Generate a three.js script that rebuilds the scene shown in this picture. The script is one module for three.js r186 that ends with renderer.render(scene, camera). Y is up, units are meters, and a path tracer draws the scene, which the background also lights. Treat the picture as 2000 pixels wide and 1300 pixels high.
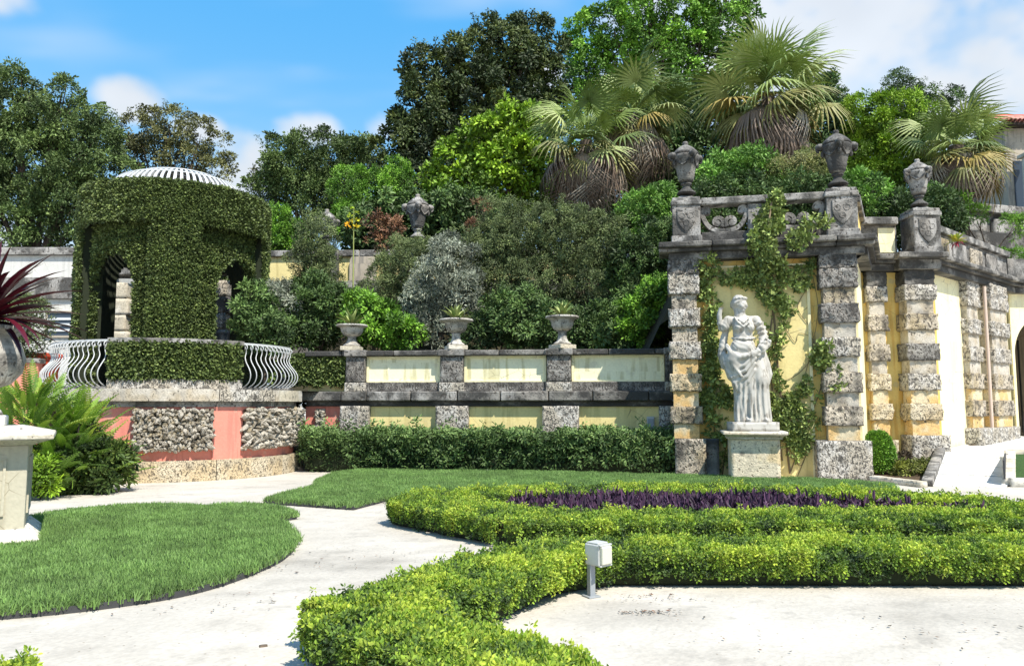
import * as THREE from 'three';
import { mergeGeometries, mergeVertices } from 'three/addons/utils/BufferGeometryUtils.js';
import { RoundedBoxGeometry } from 'three/addons/geometries/RoundedBoxGeometry.js';

// ------------------------------------------------------------------ camera, sky, sun, exposure
const scene = new THREE.Scene();
const EYE = 1.5, FOCAL = 1500, TILT = Math.atan(140 / 1500);   // eye height in metres; focal length for a 2000 x 1300 frame
const camera = new THREE.PerspectiveCamera(2 * Math.atan(650 / FOCAL) * 180 / Math.PI, 1024 / 665, 0.1, 900);
camera.position.set(0, EYE, 0);
camera.rotation.set(TILT, 0, 0);
const renderer = new THREE.WebGLRenderer({ antialias: true });
renderer.toneMapping = THREE.LinearToneMapping;
renderer.toneMappingExposure = 1.5;
renderer.shadowMap.enabled = true;

const SUN = new THREE.Vector3(0.34, 0.82, 0.455).normalize();
const sun = new THREE.DirectionalLight(new THREE.Color().setRGB(1, 0.945, 0.84), 4.6);
sun.position.copy(SUN).multiplyScalar(60); sun.target.position.set(0, 0, -15);
sun.position.add(sun.target.position);
sun.castShadow = true; sun.shadow.mapSize.set(4096, 4096);
Object.assign(sun.shadow.camera, { left: -35, right: 35, top: 35, bottom: -35, near: 1, far: 140 });
scene.add(sun, sun.target);

// ------------------------------------------------------------------ noise
function rng(seed) { let a = seed >>> 0; return () => { a = (a + 0x6D2B79F5) | 0; let t = Math.imul(a ^ (a >>> 15), 1 | a); t = (t + Math.imul(t ^ (t >>> 7), 61 | t)) ^ t; return ((t ^ (t >>> 14)) >>> 0) / 4294967296; }; }
const h2 = (x, y, s) => { let n = Math.imul(x, 374761393) + Math.imul(y, 668265263) + Math.imul(s, 974634777); n = Math.imul(n ^ (n >>> 13), 1274126177); return ((n ^ (n >>> 16)) >>> 0) / 4294967296; };
const sm = (t) => t * t * (3 - 2 * t), clamp = (x, a = 0, b = 1) => Math.min(b, Math.max(a, x)), lerp = (a, b, t) => a + (b - a) * t;
const step = (a, b, x) => sm(clamp((x - a) / (b - a)));
const mod = (a, n) => ((a % n) + n) % n;
function vn(x, y, P, s) {           // value noise, period P
  const ix = Math.floor(x), iy = Math.floor(y), fx = sm(x - ix), fy = sm(y - iy);
  const a = mod(ix, P), b = mod(ix + 1, P), c = mod(iy, P), d = mod(iy + 1, P);
  return lerp(lerp(h2(a, c, s), h2(b, c, s), fx), lerp(h2(a, d, s), h2(b, d, s), fx), fy);
}
function fbm(u, v, P, oct, s) { let r = 0, w = 0.5, t = 0; for (let i = 0; i < oct; i++) { r += w * vn(u * P, v * P, P, s + i); t += w; w *= 0.55; P *= 2; } return r / t; }
function worley(u, v, P, s) {       // distance to the nearest and second point, id
  const x = u * P, y = v * P, ix = Math.floor(x), iy = Math.floor(y); let f1 = 9, f2 = 9, id = 0;
  for (let j = -1; j <= 1; j++) for (let i = -1; i <= 1; i++) {
    const a = mod(ix + i, P), b = mod(iy + j, P), dx = ix + i + h2(a, b, s) - x, dy = iy + j + h2(a, b, s + 9) - y, d = Math.hypot(dx, dy);
    if (d < f1) { f2 = f1; f1 = d; id = h2(a, b, s + 17); } else if (d < f2) f2 = d;
  }
  return [f1, f2, id];
}
const v3 = (x, y, z) => { const i = Math.floor(z), f = sm(z - i); return lerp(vn(x, y, 4096, 100 + i), vn(x, y, 4096, 101 + i), f); };   // 3-D value noise
const fb3 = (x, y, z) => 0.55 * v3(x, y, z) + 0.3 * v3(x * 2.1, y * 2.1, z * 2.1) + 0.15 * v3(x * 4.3, y * 4.3, z * 4.3);

// the sky: blue gradient, haze towards the horizon, fair-weather clouds all round
{
  const W = 2048, H = 1024, data = new Float32Array(W * H * 4), top = [0.06, 0.30, 0.76], mid = [0.13, 0.50, 0.97], low = [0.50, 0.79, 1.0];
  const puffs = [];                      // cumulus: azimuth (0 = view direction, radians to the right), elevation, half sizes
  const r = rng(77);
  for (let i = 0; i < 26; i++) { const a = -Math.PI + (i + r()) * Math.PI * 2 / 26; if (Math.abs(a) < 0.6) continue; puffs.push([a, 0.12 + r() * 0.3, 0.1 + r() * 0.14, 0.04 + r() * 0.05]); }
  puffs.push([-0.345, 0.285, 0.06, 0.05], [-0.265, 0.34, 0.05, 0.026], [-0.475, 0.35, 0.045, 0.03], [-0.17, 0.35, 0.03, 0.024], [0.03, 0.42, 0.04, 0.05], [-0.64, 0.43, 0.08, 0.03], [0.36, 0.44, 0.30, 0.13], [0.62, 0.36, 0.2, 0.1], [-0.40, 0.325, 0.04, 0.022]);
  for (let j = 0; j < H; j++) {
    const el = ((j + 0.5) / H - 0.5) * Math.PI, e = clamp(el / 1.4);
    for (let i = 0; i < W; i++) {
      const lon = ((i + 0.5) / W - 0.5) * 2 * Math.PI;            // x = cos(lon), z = sin(lon); the view direction -z is lon = -pi/2
      let az = lon + Math.PI / 2; if (az > Math.PI) az -= 2 * Math.PI;
      const k1 = step(0.05, 0.50, el), k2 = step(0.30, 1.25, el), o = (j * W + i) * 4;
      const x = Math.cos(lon) * Math.cos(el), z = Math.sin(lon) * Math.cos(el), y = Math.max(0.06, Math.sin(el));
      const px = x / (y + 0.15), pz = z / (y + 0.15);
      const wis = fb3(px * 1.1 + 40, pz * 2.6 + 40, 3.3), wis2 = fb3(px * 3.1 + 10, pz * 6.5 + 70, 7.7);
      let cl = step(0.42, 0.78, wis * 0.6 + wis2 * 0.4) * 0.6 * step(0.05, 0.3, el);
      let cu = 0;
      const n = fb3(az * 16 + 200, el * 24 + 60, 1.5) * 0.7 + fb3(az * 46 + 200, el * 70 + 60, 4.5) * 0.3;
      for (const p of puffs) { let da = Math.abs(az - p[0]); if (da > Math.PI) da = 2 * Math.PI - da; const q = (da / p[2]) ** 2 + ((el - p[1]) / p[3]) ** 2; if (q < 3) cu = Math.max(cu, step(0.38, 0.86, n * 0.9 + 0.40 - q * 0.42)); }
      const soft = lerp(0.8, 1, fb3(az * 9 + 30, el * 14 + 90, 9.1));
      const haze = 1 - step(-0.05, 0.3, el);
      for (let c = 0; c < 3; c++) {
        let col = lerp(lerp(low[c], mid[c], k1), top[c], k2);
        col = lerp(col, [0.85, 0.93, 1][c], haze * 0.55);
        col = lerp(col, [0.86, 0.93, 1][c], cl);
        col = lerp(col, [0.96, 0.98, 1.01][c] * soft, cu * 0.85);
        data[o + c] = el < 0 ? [0.36, 0.34, 0.30][c] : col * 0.69;
      }
      data[o + 3] = 1;
    }
  }
  const sky = new THREE.DataTexture(data, W, H, THREE.RGBAFormat, THREE.FloatType);
  sky.mapping = THREE.EquirectangularReflectionMapping; sky.magFilter = sky.minFilter = THREE.LinearFilter; sky.needsUpdate = true;
  scene.background = sky; scene.environment = sky;
}

// ------------------------------------------------------------------ placing: a direction of sight and a distance give a point in metres
const CT = Math.cos(TILT), ST = Math.sin(TILT);
function at(px, py, d) { const u = (px - 1000) / FOCAL, v = (650 - py) / FOCAL, k = CT - v * ST; return new THREE.Vector3(u / k * d, EYE + (v * CT + ST) / k * d, -d); }
function gnd(px, py, h = 0) { const v = (650 - py) / FOCAL, k = CT - v * ST; return at(px, py, (h - EYE) / ((v * CT + ST) / k)); }
const hgt = (py, d) => at(1000, py, d).y;
// distance along the wall A -> B (top view) at which a line of sight meets it
function along(A, B, px, py = 790) { const u = at(px, py, 1).x, dx = B[0] - A[0], dz = B[1] - A[1]; return (-u * A[1] - A[0]) / (dx + u * dz) * Math.hypot(dx, dz); }
function onCircle(C, R, px, py = 790) {   // angle (0 = towards +z, positive to +x) of the near hit on a circle
  const u = at(px, py, 1).x, a = 1 + u * u, b = -2 * (u * C[0] - C[1]), c = C[0] ** 2 + C[1] ** 2 - R * R, q = Math.max(0, b * b - 4 * a * c);
  const d = (-b - Math.sqrt(q)) / (2 * a); return Math.atan2(u * d - C[0], -d - C[1]);
}

// ------------------------------------------------------------------ objects
const used = new Map();
function numbered(n) { const k = used.get(n) ?? 0; used.set(n, k + 1); return k ? n + '_' + String(k).padStart(3, '0') : n; }
function shadow(o) { o.castShadow = o.receiveShadow = true; return o; }
function thing(name, label, category, pos = [0, 0, 0], turn = 0, group) {
  const o = new THREE.Group(); o.name = numbered(name); o.position.set(...pos); o.rotation.y = turn;
  o.userData = { label, category }; if (group) o.userData.group = group;
  scene.add(o); return o;
}
function structure(name, geo, mat) { const o = shadow(new THREE.Mesh(geo, mat)); o.name = numbered(name); o.userData.kind = 'structure'; scene.add(o); return o; }
function part(name, geo, mat, parent, label) { const o = shadow(new THREE.Mesh(Array.isArray(geo) ? merge(geo) : geo, mat)); o.name = name; if (label) o.userData.label = label; parent.add(o); return o; }
function merge(list) { return list.length === 1 ? list[0] : mergeGeometries(list.map((g) => { const q = g.index ? g.toNonIndexed() : g; for (const n of Object.keys(q.attributes)) if (!['position', 'normal', 'uv'].includes(n)) q.deleteAttribute(n); return q; })); }
// uv in metres from the face's main direction
function uvm(g, off = 0, keep = false) {
  g = g.index ? g.toNonIndexed() : g; if (!keep) { }
  const p = g.attributes.position, n = g.attributes.normal, uv = new Float32Array(p.count * 2);
  for (let i = 0; i < p.count; i += 3) {
    let nx = 0, ny = 0, nz = 0; for (let k = 0; k < 3; k++) { nx += Math.abs(n.getX(i + k)); ny += Math.abs(n.getY(i + k)); nz += Math.abs(n.getZ(i + k)); }
    for (let k = 0; k < 3; k++) { const x = p.getX(i + k), y = p.getY(i + k), z = p.getZ(i + k), j = (i + k) * 2;
      if (ny >= nx && ny >= nz) { uv[j] = x; uv[j + 1] = z; } else if (nx >= nz) { uv[j] = z; uv[j + 1] = y; } else { uv[j] = x; uv[j + 1] = y; }
      uv[j] += off * 1.37; uv[j + 1] += off * 0.71; }
  }
  g.setAttribute('uv', new THREE.BufferAttribute(uv, 2)); return g;
}
let shift = 0;
const bx = (w, h, d, x = 0, y = 0, z = 0) => uvm(new THREE.BoxGeometry(w, h, d).translate(x, y, z), shift += 0.37);
const rb = (w, h, d, x = 0, y = 0, z = 0, r = 0.02) => uvm(new RoundedBoxGeometry(w, h, d, 1, Math.min(r, w * 0.45, h * 0.45, d * 0.45)).translate(x, y, z), shift += 0.37);
const span = (x0, x1, y0, y1, z0, z1, r) => r ? rb(x1 - x0, y1 - y0, z1 - z0, (x0 + x1) / 2, (y0 + y1) / 2, (z0 + z1) / 2, r) : bx(x1 - x0, y1 - y0, z1 - z0, (x0 + x1) / 2, (y0 + y1) / 2, (z0 + z1) / 2);
const lathe = (pts, seg = 28) => uvm(new THREE.LatheGeometry(pts.map((p) => new THREE.Vector2(p[0], p[1])), seg).toNonIndexed(), shift += 0.37);
// a box worn rough: its skin is subdivided and pushed about by noise
function rough(w, h, d, amp, seed, cell = 0.06, freq = 9) {
  const g = mergeVertices(new THREE.BoxGeometry(w, h, d, Math.max(1, Math.round(w / cell)), Math.max(1, Math.round(h / cell)), Math.max(1, Math.round(d / cell))).deleteAttribute('uv').deleteAttribute('normal'), 1e-4);
  const p = g.attributes.position;
  for (let i = 0; i < p.count; i++) {
    const x = p.getX(i), y = p.getY(i), z = p.getZ(i), s = seed * 7.3;
    const nz = (k) => fb3(x * freq + s + k, y * freq + 50 + k * 3, z * freq + 20 + s) - 0.5, l = Math.hypot(x / w, y / h, z / d) + 1e-6;
    const a = amp * 2 * nz(0); p.setXYZ(i, x + a * (x / w) / l + amp * nz(11), y + a * (y / h) / l + amp * 0.8 * nz(23), z + a * (z / d) / l + amp * nz(37));
  }
  g.computeVertexNormals(); return uvm(g, seed);
}
const put = (g, x, y, z, ry = 0) => { if (ry) g.rotateY(ry); return g.translate(x, y, z); };
// a solid piece of a ring about the origin between two angles (0 = towards +z)
function arcBox(r0, r1, y0, y1, a0, a1, seg = 24) {
  const P = [], quad = (a, b, c, d) => P.push(...a, ...b, ...c, ...a, ...c, ...d), pt = (r, y, a) => [r * Math.sin(a), y, r * Math.cos(a)];
  const U = [], uq = (a, b, c, d) => U.push(...a, ...b, ...c, ...a, ...c, ...d);
  for (let i = 0; i < seg; i++) {
    const a = lerp(a0, a1, i / seg), b = lerp(a0, a1, (i + 1) / seg), ua = a * r1 + shift, ub = b * r1 + shift;
    quad(pt(r1, y0, a), pt(r1, y0, b), pt(r1, y1, b), pt(r1, y1, a)); uq([ua, y0], [ub, y0], [ub, y1], [ua, y1]);
    quad(pt(r0, y0, b), pt(r0, y0, a), pt(r0, y1, a), pt(r0, y1, b)); uq([ub, y0], [ua, y0], [ua, y1], [ub, y1]);
    quad(pt(r1, y1, a), pt(r1, y1, b), pt(r0, y1, b), pt(r0, y1, a)); uq([ua, r1], [ub, r1], [ub, r0], [ua, r0]);
    quad(pt(r0, y0, a), pt(r0, y0, b), pt(r1, y0, b), pt(r1, y0, a)); uq([ua, r0], [ub, r0], [ub, r1], [ua, r1]);
  }
  for (const [a, s] of [[a0, 0], [a1, 1]]) { const q = [pt(r0, y0, a), pt(r1, y0, a), pt(r1, y1, a), pt(r0, y1, a)]; if (s) q.reverse(); quad(...q); uq([r0, y0], [r1, y0], [r1, y1], [r0, y1]); }
  shift += 0.37;
  const g = new THREE.BufferGeometry(); g.setAttribute('position', new THREE.Float32BufferAttribute(P, 3)); g.setAttribute('uv', new THREE.Float32BufferAttribute(U, 2)); g.computeVertexNormals(); return g;
}
// a tapered tube through points: [[x, y, z, radius], ...]
function limb(pts, radial = 6, sub = 3) {
  const c = new THREE.CatmullRomCurve3(pts.map((p) => new THREE.Vector3(p[0], p[1], p[2]))), n = (pts.length - 1) * sub, P = [], N = [], U = [], I = [], q = new THREE.Vector3();
  const fr = c.computeFrenetFrames(n, false);
  for (let i = 0; i <= n; i++) {
    const t = i / n, f = t * (pts.length - 1), k = Math.min(pts.length - 2, Math.floor(f)), r = lerp(pts[k][3], pts[k + 1][3], f - k); c.getPoint(t, q);
    for (let j = 0; j <= radial; j++) { const a = j / radial * 2 * Math.PI, n1 = fr.normals[i].clone().multiplyScalar(Math.cos(a)).addScaledVector(fr.binormals[i], Math.sin(a)); P.push(q.x + n1.x * r, q.y + n1.y * r, q.z + n1.z * r); N.push(n1.x, n1.y, n1.z); U.push(a * 0.2, t * n * 0.2); }
  }
  for (let i = 0; i < n; i++) for (let j = 0; j < radial; j++) { const a = i * (radial + 1) + j, b = a + radial + 1; I.push(a, a + 1, b, b, a + 1, b + 1); }
  const g = new THREE.BufferGeometry(); g.setAttribute('position', new THREE.Float32BufferAttribute(P, 3)); g.setAttribute('normal', new THREE.Float32BufferAttribute(N, 3)); g.setAttribute('uv', new THREE.Float32BufferAttribute(U, 2)); g.setIndex(I); return g.toNonIndexed();
}

// ------------------------------------------------------------------ materials
function texture(N, f, srgb) {
  const d = new Uint8Array(N * N * 4);
  for (let j = 0; j < N; j++) for (let i = 0; i < N; i++) { const c = f(i / N, j / N), o = (j * N + i) * 4; d[o] = clamp(c[0], 0, 255); d[o + 1] = clamp(c[1], 0, 255); d[o + 2] = clamp(c[2], 0, 255); d[o + 3] = 255; }
  const t = new THREE.DataTexture(d, N, N); t.wrapS = t.wrapT = THREE.RepeatWrapping; t.magFilter = t.minFilter = THREE.LinearFilter; if (srgb) t.colorSpace = THREE.SRGBColorSpace; t.needsUpdate = true; return t;
}
const mix3 = (a, b, t) => [lerp(a[0], b[0], t), lerp(a[1], b[1], t), lerp(a[2], b[2], t)];
function mapped(N, tile, f, bump, roughness, extra = {}) {      // f(u, v) -> [colour, height 0..1]
  const hts = new Float32Array(N * N); let k = 0, q = 0;
  const C = texture(N, (u, v) => { const [c, h] = f(u, v); hts[k++] = h * 255; return c; }, true), B = texture(N, () => { const h = hts[q++]; return [h, h, h]; });
  for (const t of [C, B]) t.repeat.set(1 / tile, 1 / tile);
  return new THREE.MeshStandardMaterial({ map: C, bumpMap: B, bumpScale: bump, roughness, side: THREE.DoubleSide, ...extra });
}
// pitted coral stone: holes of several sizes, grey-black weathering in patches
function coral({ light, warm, dark = [70, 65, 60], stain = [52, 50, 48], pits = 0.5, stains = 0.3, tile = 1.1, P = 20, bump = 0.03, seed = 1 }) {
  return mapped(512, tile, (u, v) => {
    const wu = u + 0.03 * (vn(u * 16, v * 16, 16, seed) - 0.5), wv = v + 0.05 * (vn(u * 16, v * 16, 16, seed + 3) - 0.5), m = 0.62 * fbm(wu, wv * 1, P, 3, seed + 7) + 0.38 * vn(wu * P * 2, wv * P, P * 2, seed + 11), f = fbm(u, v, 4, 5, seed + 30), g = fbm(u, v, 48, 3, seed + 60);
    const w = worley(wu, wv, P * 2, seed + 5), hole = Math.max(step(0.30 + 0.26 * pits, 0.14 + 0.22 * pits, m), 0.7 * step(0.34, 0.1, w[0]) * (w[2] < pits * 0.6 ? 1 : 0));
    let c = mix3(light, warm, step(0.42, 0.68, fbm(u, v, 3, 3, seed + 80)));
    c = c.map((x) => x * (0.84 + 0.32 * g)); c = mix3(c, stain, step(0.62 - stains * 0.4, 0.90 - stains * 0.4, f * 0.8 + 0.2 * g) * 0.8);
    return [mix3(c, dark, hole * 0.82), clamp(0.72 - 0.6 * hole + 0.5 * (g - 0.5) + 0.2 * (f - 0.5))];
  }, bump, 0.95);
}
function stucco({ c, streak, amt, seed, tile = 2.4 }) {
  return mapped(512, tile, (u, v) => {
    const f = fbm(u, v, 6, 5, seed), s = fbm(u, v * 0.1, 24, 3, seed + 9), g = fbm(u, v, 80, 2, seed + 19);
    const wk = worley(u + 0.02 * fbm(u, v, 12, 2, seed + 41), v, 7, seed + 43), crack = step(0.022, 0.004, wk[1] - wk[0]) * step(0.52, 0.64, fbm(u, v, 3, 3, seed + 47)), peel = step(0.66, 0.74, fbm(u, v, 7, 4, seed + 53)) * amt;
    const k = amt * step(0.52, 0.78, s) * (0.4 + 0.9 * f); let q = mix3(c, streak, clamp(k)); q = q.map((x) => x * (0.93 + 0.1 * f + 0.06 * (g - 0.5))); q = mix3(mix3(q, [196, 186, 164], peel * 0.5), [92, 80, 58], crack * 0.5);
    return [q, 0.5 + 0.35 * (g - 0.5) + 0.3 * (f - 0.5)];
  }, 0.006, 0.93);
}
const plain = (r, g, b, roughness = 0.9, extra = {}) => new THREE.MeshStandardMaterial({ color: new THREE.Color().setRGB(r, g, b), roughness, side: THREE.DoubleSide, ...extra });
const M = {
  coral: coral({ light: [205, 199, 190], warm: [190, 180, 164], pits: 0.85, stains: 0.25, P: 32, dark: [84, 80, 75], seed: 3 }),
  coralB: coral({ light: [190, 178, 160], warm: [176, 160, 132], pits: 0.7, stains: 0.36, P: 28, tile: 1.3, dark: [80, 74, 66], seed: 203 }),
  coralDark: coral({ light: [166, 162, 156], warm: [149, 143, 136], pits: 0.8, stains: 0.52, P: 32, seed: 13 }),
  coralTan: coral({ light: [206, 192, 166], warm: [196, 176, 142], pits: 0.6, stains: 0.2, P: 34, seed: 23, stain: [126, 116, 98], dark: [104, 94, 80] }),
  smooth: coral({ light: [192, 184, 171], warm: [179, 166, 145], pits: 0.12, stains: 0.2, bump: 0.012, seed: 33, stain: [96, 92, 88] }),
  smoothTan: coral({ light: [206, 192, 162], warm: [210, 173, 115], pits: 0.06, stains: 0.05, bump: 0.01, seed: 43, stain: [160, 126, 80] }),
  weathered: coral({ light: [171, 167, 162], warm: [149, 143, 136], pits: 0.36, stains: 0.52, tile: 1.5, bump: 0.015, seed: 53, stain: [58, 57, 55] }),
  blackened: coral({ light: [140, 136, 130], warm: [113, 110, 104], pits: 0.42, stains: 0.70, tile: 1.5, bump: 0.015, seed: 63, stain: [46, 45, 44] }),
  pale: coral({ light: [206, 200, 188], warm: [194, 184, 164], pits: 0.1, stains: 0.1, tile: 1.5, bump: 0.006, seed: 73, stain: [130, 126, 118] }),
  pedestal: coral({ light: [222, 208, 182], warm: [216, 194, 154], pits: 0.26, stains: 0.04, P: 26, tile: 1.1, bump: 0.012, seed: 83, dark: [120, 106, 88] }),
  urn: coral({ light: [190, 185, 177], warm: [168, 160, 148], pits: 0.2, stains: 0.36, tile: 0.9, bump: 0.01, seed: 93, stain: [76, 74, 71] }),
  ruinRock: coral({ light: [186, 178, 164], warm: [160, 146, 120], pits: 0.5, stains: 0.34, tile: 0.7, bump: 0.02, seed: 103, stain: [60, 54, 46] }),
  slabPale: stucco({ c: [200, 192, 170], streak: [164, 154, 130], amt: 0.5, seed: 75 }),
  yellow: stucco({ c: [234, 216, 152], streak: [196, 178, 118], amt: 0.55, seed: 5 }),
  yellowStreak: stucco({ c: [246, 240, 206], streak: [184, 172, 120], amt: 0.6, seed: 15 }),
  gold: stucco({ c: [246, 214, 130], streak: [224, 170, 80], amt: 0.7, seed: 25 }),
  cream: stucco({ c: [250, 240, 196], streak: [240, 220, 160], amt: 0.4, seed: 35 }),
  pink: stucco({ c: [232, 146, 128], streak: [206, 120, 106], amt: 0.6, seed: 45 }),
  white: stucco({ c: [220, 218, 212], streak: [176, 174, 168], amt: 0.35, seed: 55 }),
  grey: stucco({ c: [186, 174, 156], streak: [120, 116, 112], amt: 0.6, seed: 65 }),
  terracotta: stucco({ c: [206, 84, 54], streak: [170, 62, 44], amt: 0.5, seed: 75 }),
  marble: mapped(512, 0.9, (u, v) => { const f = fbm(u, v, 4, 5, 301), g = fbm(u, v * 0.4, 16, 4, 311), k = step(0.55, 0.8, g); return [mix3([192, 188, 180], [112, 105, 94], 0.55 * k + 0.25 * step(0.5, 0.75, f)), 0.5 + 0.3 * (f - 0.5)]; }, 0.004, 0.7),
  bark: mapped(256, 0.8, (u, v) => { const f = fbm(u, v * 0.3, 12, 4, 401); return [mix3([64, 52, 42], [128, 114, 98], f), f]; }, 0.03, 0.95),
  soil: mapped(256, 0.8, (u, v) => { const f = fbm(u, v, 16, 4, 411); return [mix3([52, 40, 28], [104, 84, 62], f), f]; }, 0.03, 1),
  turf: mapped(256, 0.6, (u, v) => { const f = fbm(u, v, 24, 3, 421); return [mix3([34, 62, 22], [66, 96, 36], f), f]; }, 0.03, 1),
  slope: mapped(256, 1.5, (u, v) => { const f = fbm(u, v, 16, 4, 431); return [mix3([34, 34, 20], [72, 66, 44], f), f]; }, 0.05, 1),
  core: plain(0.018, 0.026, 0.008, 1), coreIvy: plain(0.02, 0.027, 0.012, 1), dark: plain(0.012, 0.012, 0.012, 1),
  iron: plain(0.56, 0.57, 0.57, 0.5), steel: plain(0.30, 0.32, 0.34, 0.5), lampBox: plain(0.5, 0.5, 0.48, 0.5), edging: plain(0.05, 0.05, 0.052, 0.8),
  lens: new THREE.MeshPhysicalMaterial({ color: new THREE.Color().setRGB(0.80, 0.78, 0.66), roughness: 0.35, transmission: 0.3, thickness: 0, side: THREE.DoubleSide }),
  glass: plain(0.05, 0.07, 0.10, 0.1), frame: plain(0.72, 0.73, 0.74, 0.6),
  leaf: plain(1, 1, 1, 0.64, { vertexColors: true }),
  soft: new THREE.MeshPhysicalMaterial({ color: 0xffffff, vertexColors: true, roughness: 0.85, transmission: 0.3, thickness: 0, side: THREE.DoubleSide }),
};

// ------------------------------------------------------------------ foliage
// a sprig of n leaves (diamonds folded along the midrib) round +y; R how far they start out, L and W the leaf
function sprig(n, R, L, W, seed, up = 0.5, fold = 0.25) {
  const r = rng(seed), P = [], C = [], a = new THREE.Vector3(), s = new THREE.Vector3(), q = new THREE.Vector3(), m = new THREE.Vector3();
  for (let i = 0; i < n; i++) {
    a.set(r() * 2 - 1, (r() * 2 - 1) * (1 - up) + up, r() * 2 - 1).normalize();
    const b = a.clone().multiplyScalar(R * (0.15 + 0.85 * r())), l = L * (0.7 + 0.6 * r()), w = W * (0.75 + 0.5 * r()) / 2;
    a.add(q.set(r() - 0.5, r() - 0.5, r() - 0.5).multiplyScalar(1.1)).normalize();
    s.crossVectors(a, q.set(r() - 0.5, r() - 0.5 + 0.6 * up, r() - 0.5).normalize()).normalize(); q.crossVectors(s, a);
    const v = 0.72 + 0.5 * r(), at1 = (f, k, dip) => b.clone().addScaledVector(a, l * f).addScaledVector(s, w * k).addScaledVector(q, (Math.abs(k) * fold - dip) * (k ? w : l)).toArray();
    const t = at1(1, 0, 0.12), l1 = at1(0.3, 0.85, 0), l2 = at1(0.7, 0.8, 0.15), r1 = at1(0.3, -0.85, 0), r2 = at1(0.7, -0.8, 0.15), m0 = b.toArray();
    P.push(...m0, ...r1, ...r2, ...m0, ...r2, ...t, ...m0, ...t, ...l2, ...m0, ...l2, ...l1);
    for (let k = 0; k < 12; k++) C.push(v, v, v * (0.9 + 0.2 * r()));
  }
  const g = new THREE.BufferGeometry(); g.setAttribute('position', new THREE.Float32BufferAttribute(P, 3)); g.setAttribute('color', new THREE.Float32BufferAttribute(C, 3)); g.computeVertexNormals(); return g;
}
// list: [x, y, z, nx, ny, nz, size, brightness] each; palette: linear colours
function scatter(name, parent, geo, mat, list, palette, seed, kind = 'stuff') {
  const r = rng(seed), im = new THREE.InstancedMesh(geo, mat, list.length), m = new THREE.Matrix4(), q = new THREE.Quaternion(), q2 = new THREE.Quaternion(), Y = new THREE.Vector3(0, 1, 0), n = new THREE.Vector3(), p = new THREE.Vector3(), s = new THREE.Vector3(), c = new THREE.Color();
  for (let i = 0; i < list.length; i++) {
    const e = list[i]; n.set(e[3], e[4], e[5]).normalize(); q.setFromUnitVectors(Y, n).multiply(q2.setFromAxisAngle(Y, r() * 6.283));
    s.setScalar(e[6]); m.compose(p.set(e[0], e[1], e[2]), q, s); im.setMatrixAt(i, m);
    const f = (e[8] ?? r()) * (palette.length - 1), k = Math.min(palette.length - 2, Math.floor(f)), b = e[7] * (0.8 + 0.4 * r()), cc = palette.length === 1 ? palette[0] : mix3(palette[k], palette[k + 1], f - k);
    im.setColorAt(i, c.setRGB(cc[0] * b, cc[1] * b, cc[2] * b));
  }
  im.name = name; im.userData.kind = kind; im.castShadow = im.receiveShadow = true; parent.add(im); return im;
}
const SPR = {
  box: sprig(10, 0.045, 0.030, 0.021, 11, 0.3), hedge: sprig(10, 0.10, 0.08, 0.042, 12, 0.35), ivy: sprig(7, 0.06, 0.062, 0.05, 13, 0.35), big: sprig(12, 0.17, 0.19, 0.085, 14, 0.45),
  oak: sprig(16, 0.24, 0.12, 0.062, 15, 0.2), lime: sprig(11, 0.18, 0.16, 0.10, 16, 0.5), fine: sprig(16, 0.12, 0.075, 0.024, 17, 0.4), shrub: sprig(12, 0.12, 0.10, 0.045, 18, 0.4), silver: sprig(14, 0.12, 0.085, 0.026, 19, 0.6), vine: sprig(7, 0.07, 0.075, 0.055, 20, 0.3), far: sprig(14, 0.45, 0.34, 0.2, 21, 0.3), purple: sprig(8, 0.05, 0.10, 0.032, 22, 0.6),
};
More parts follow.
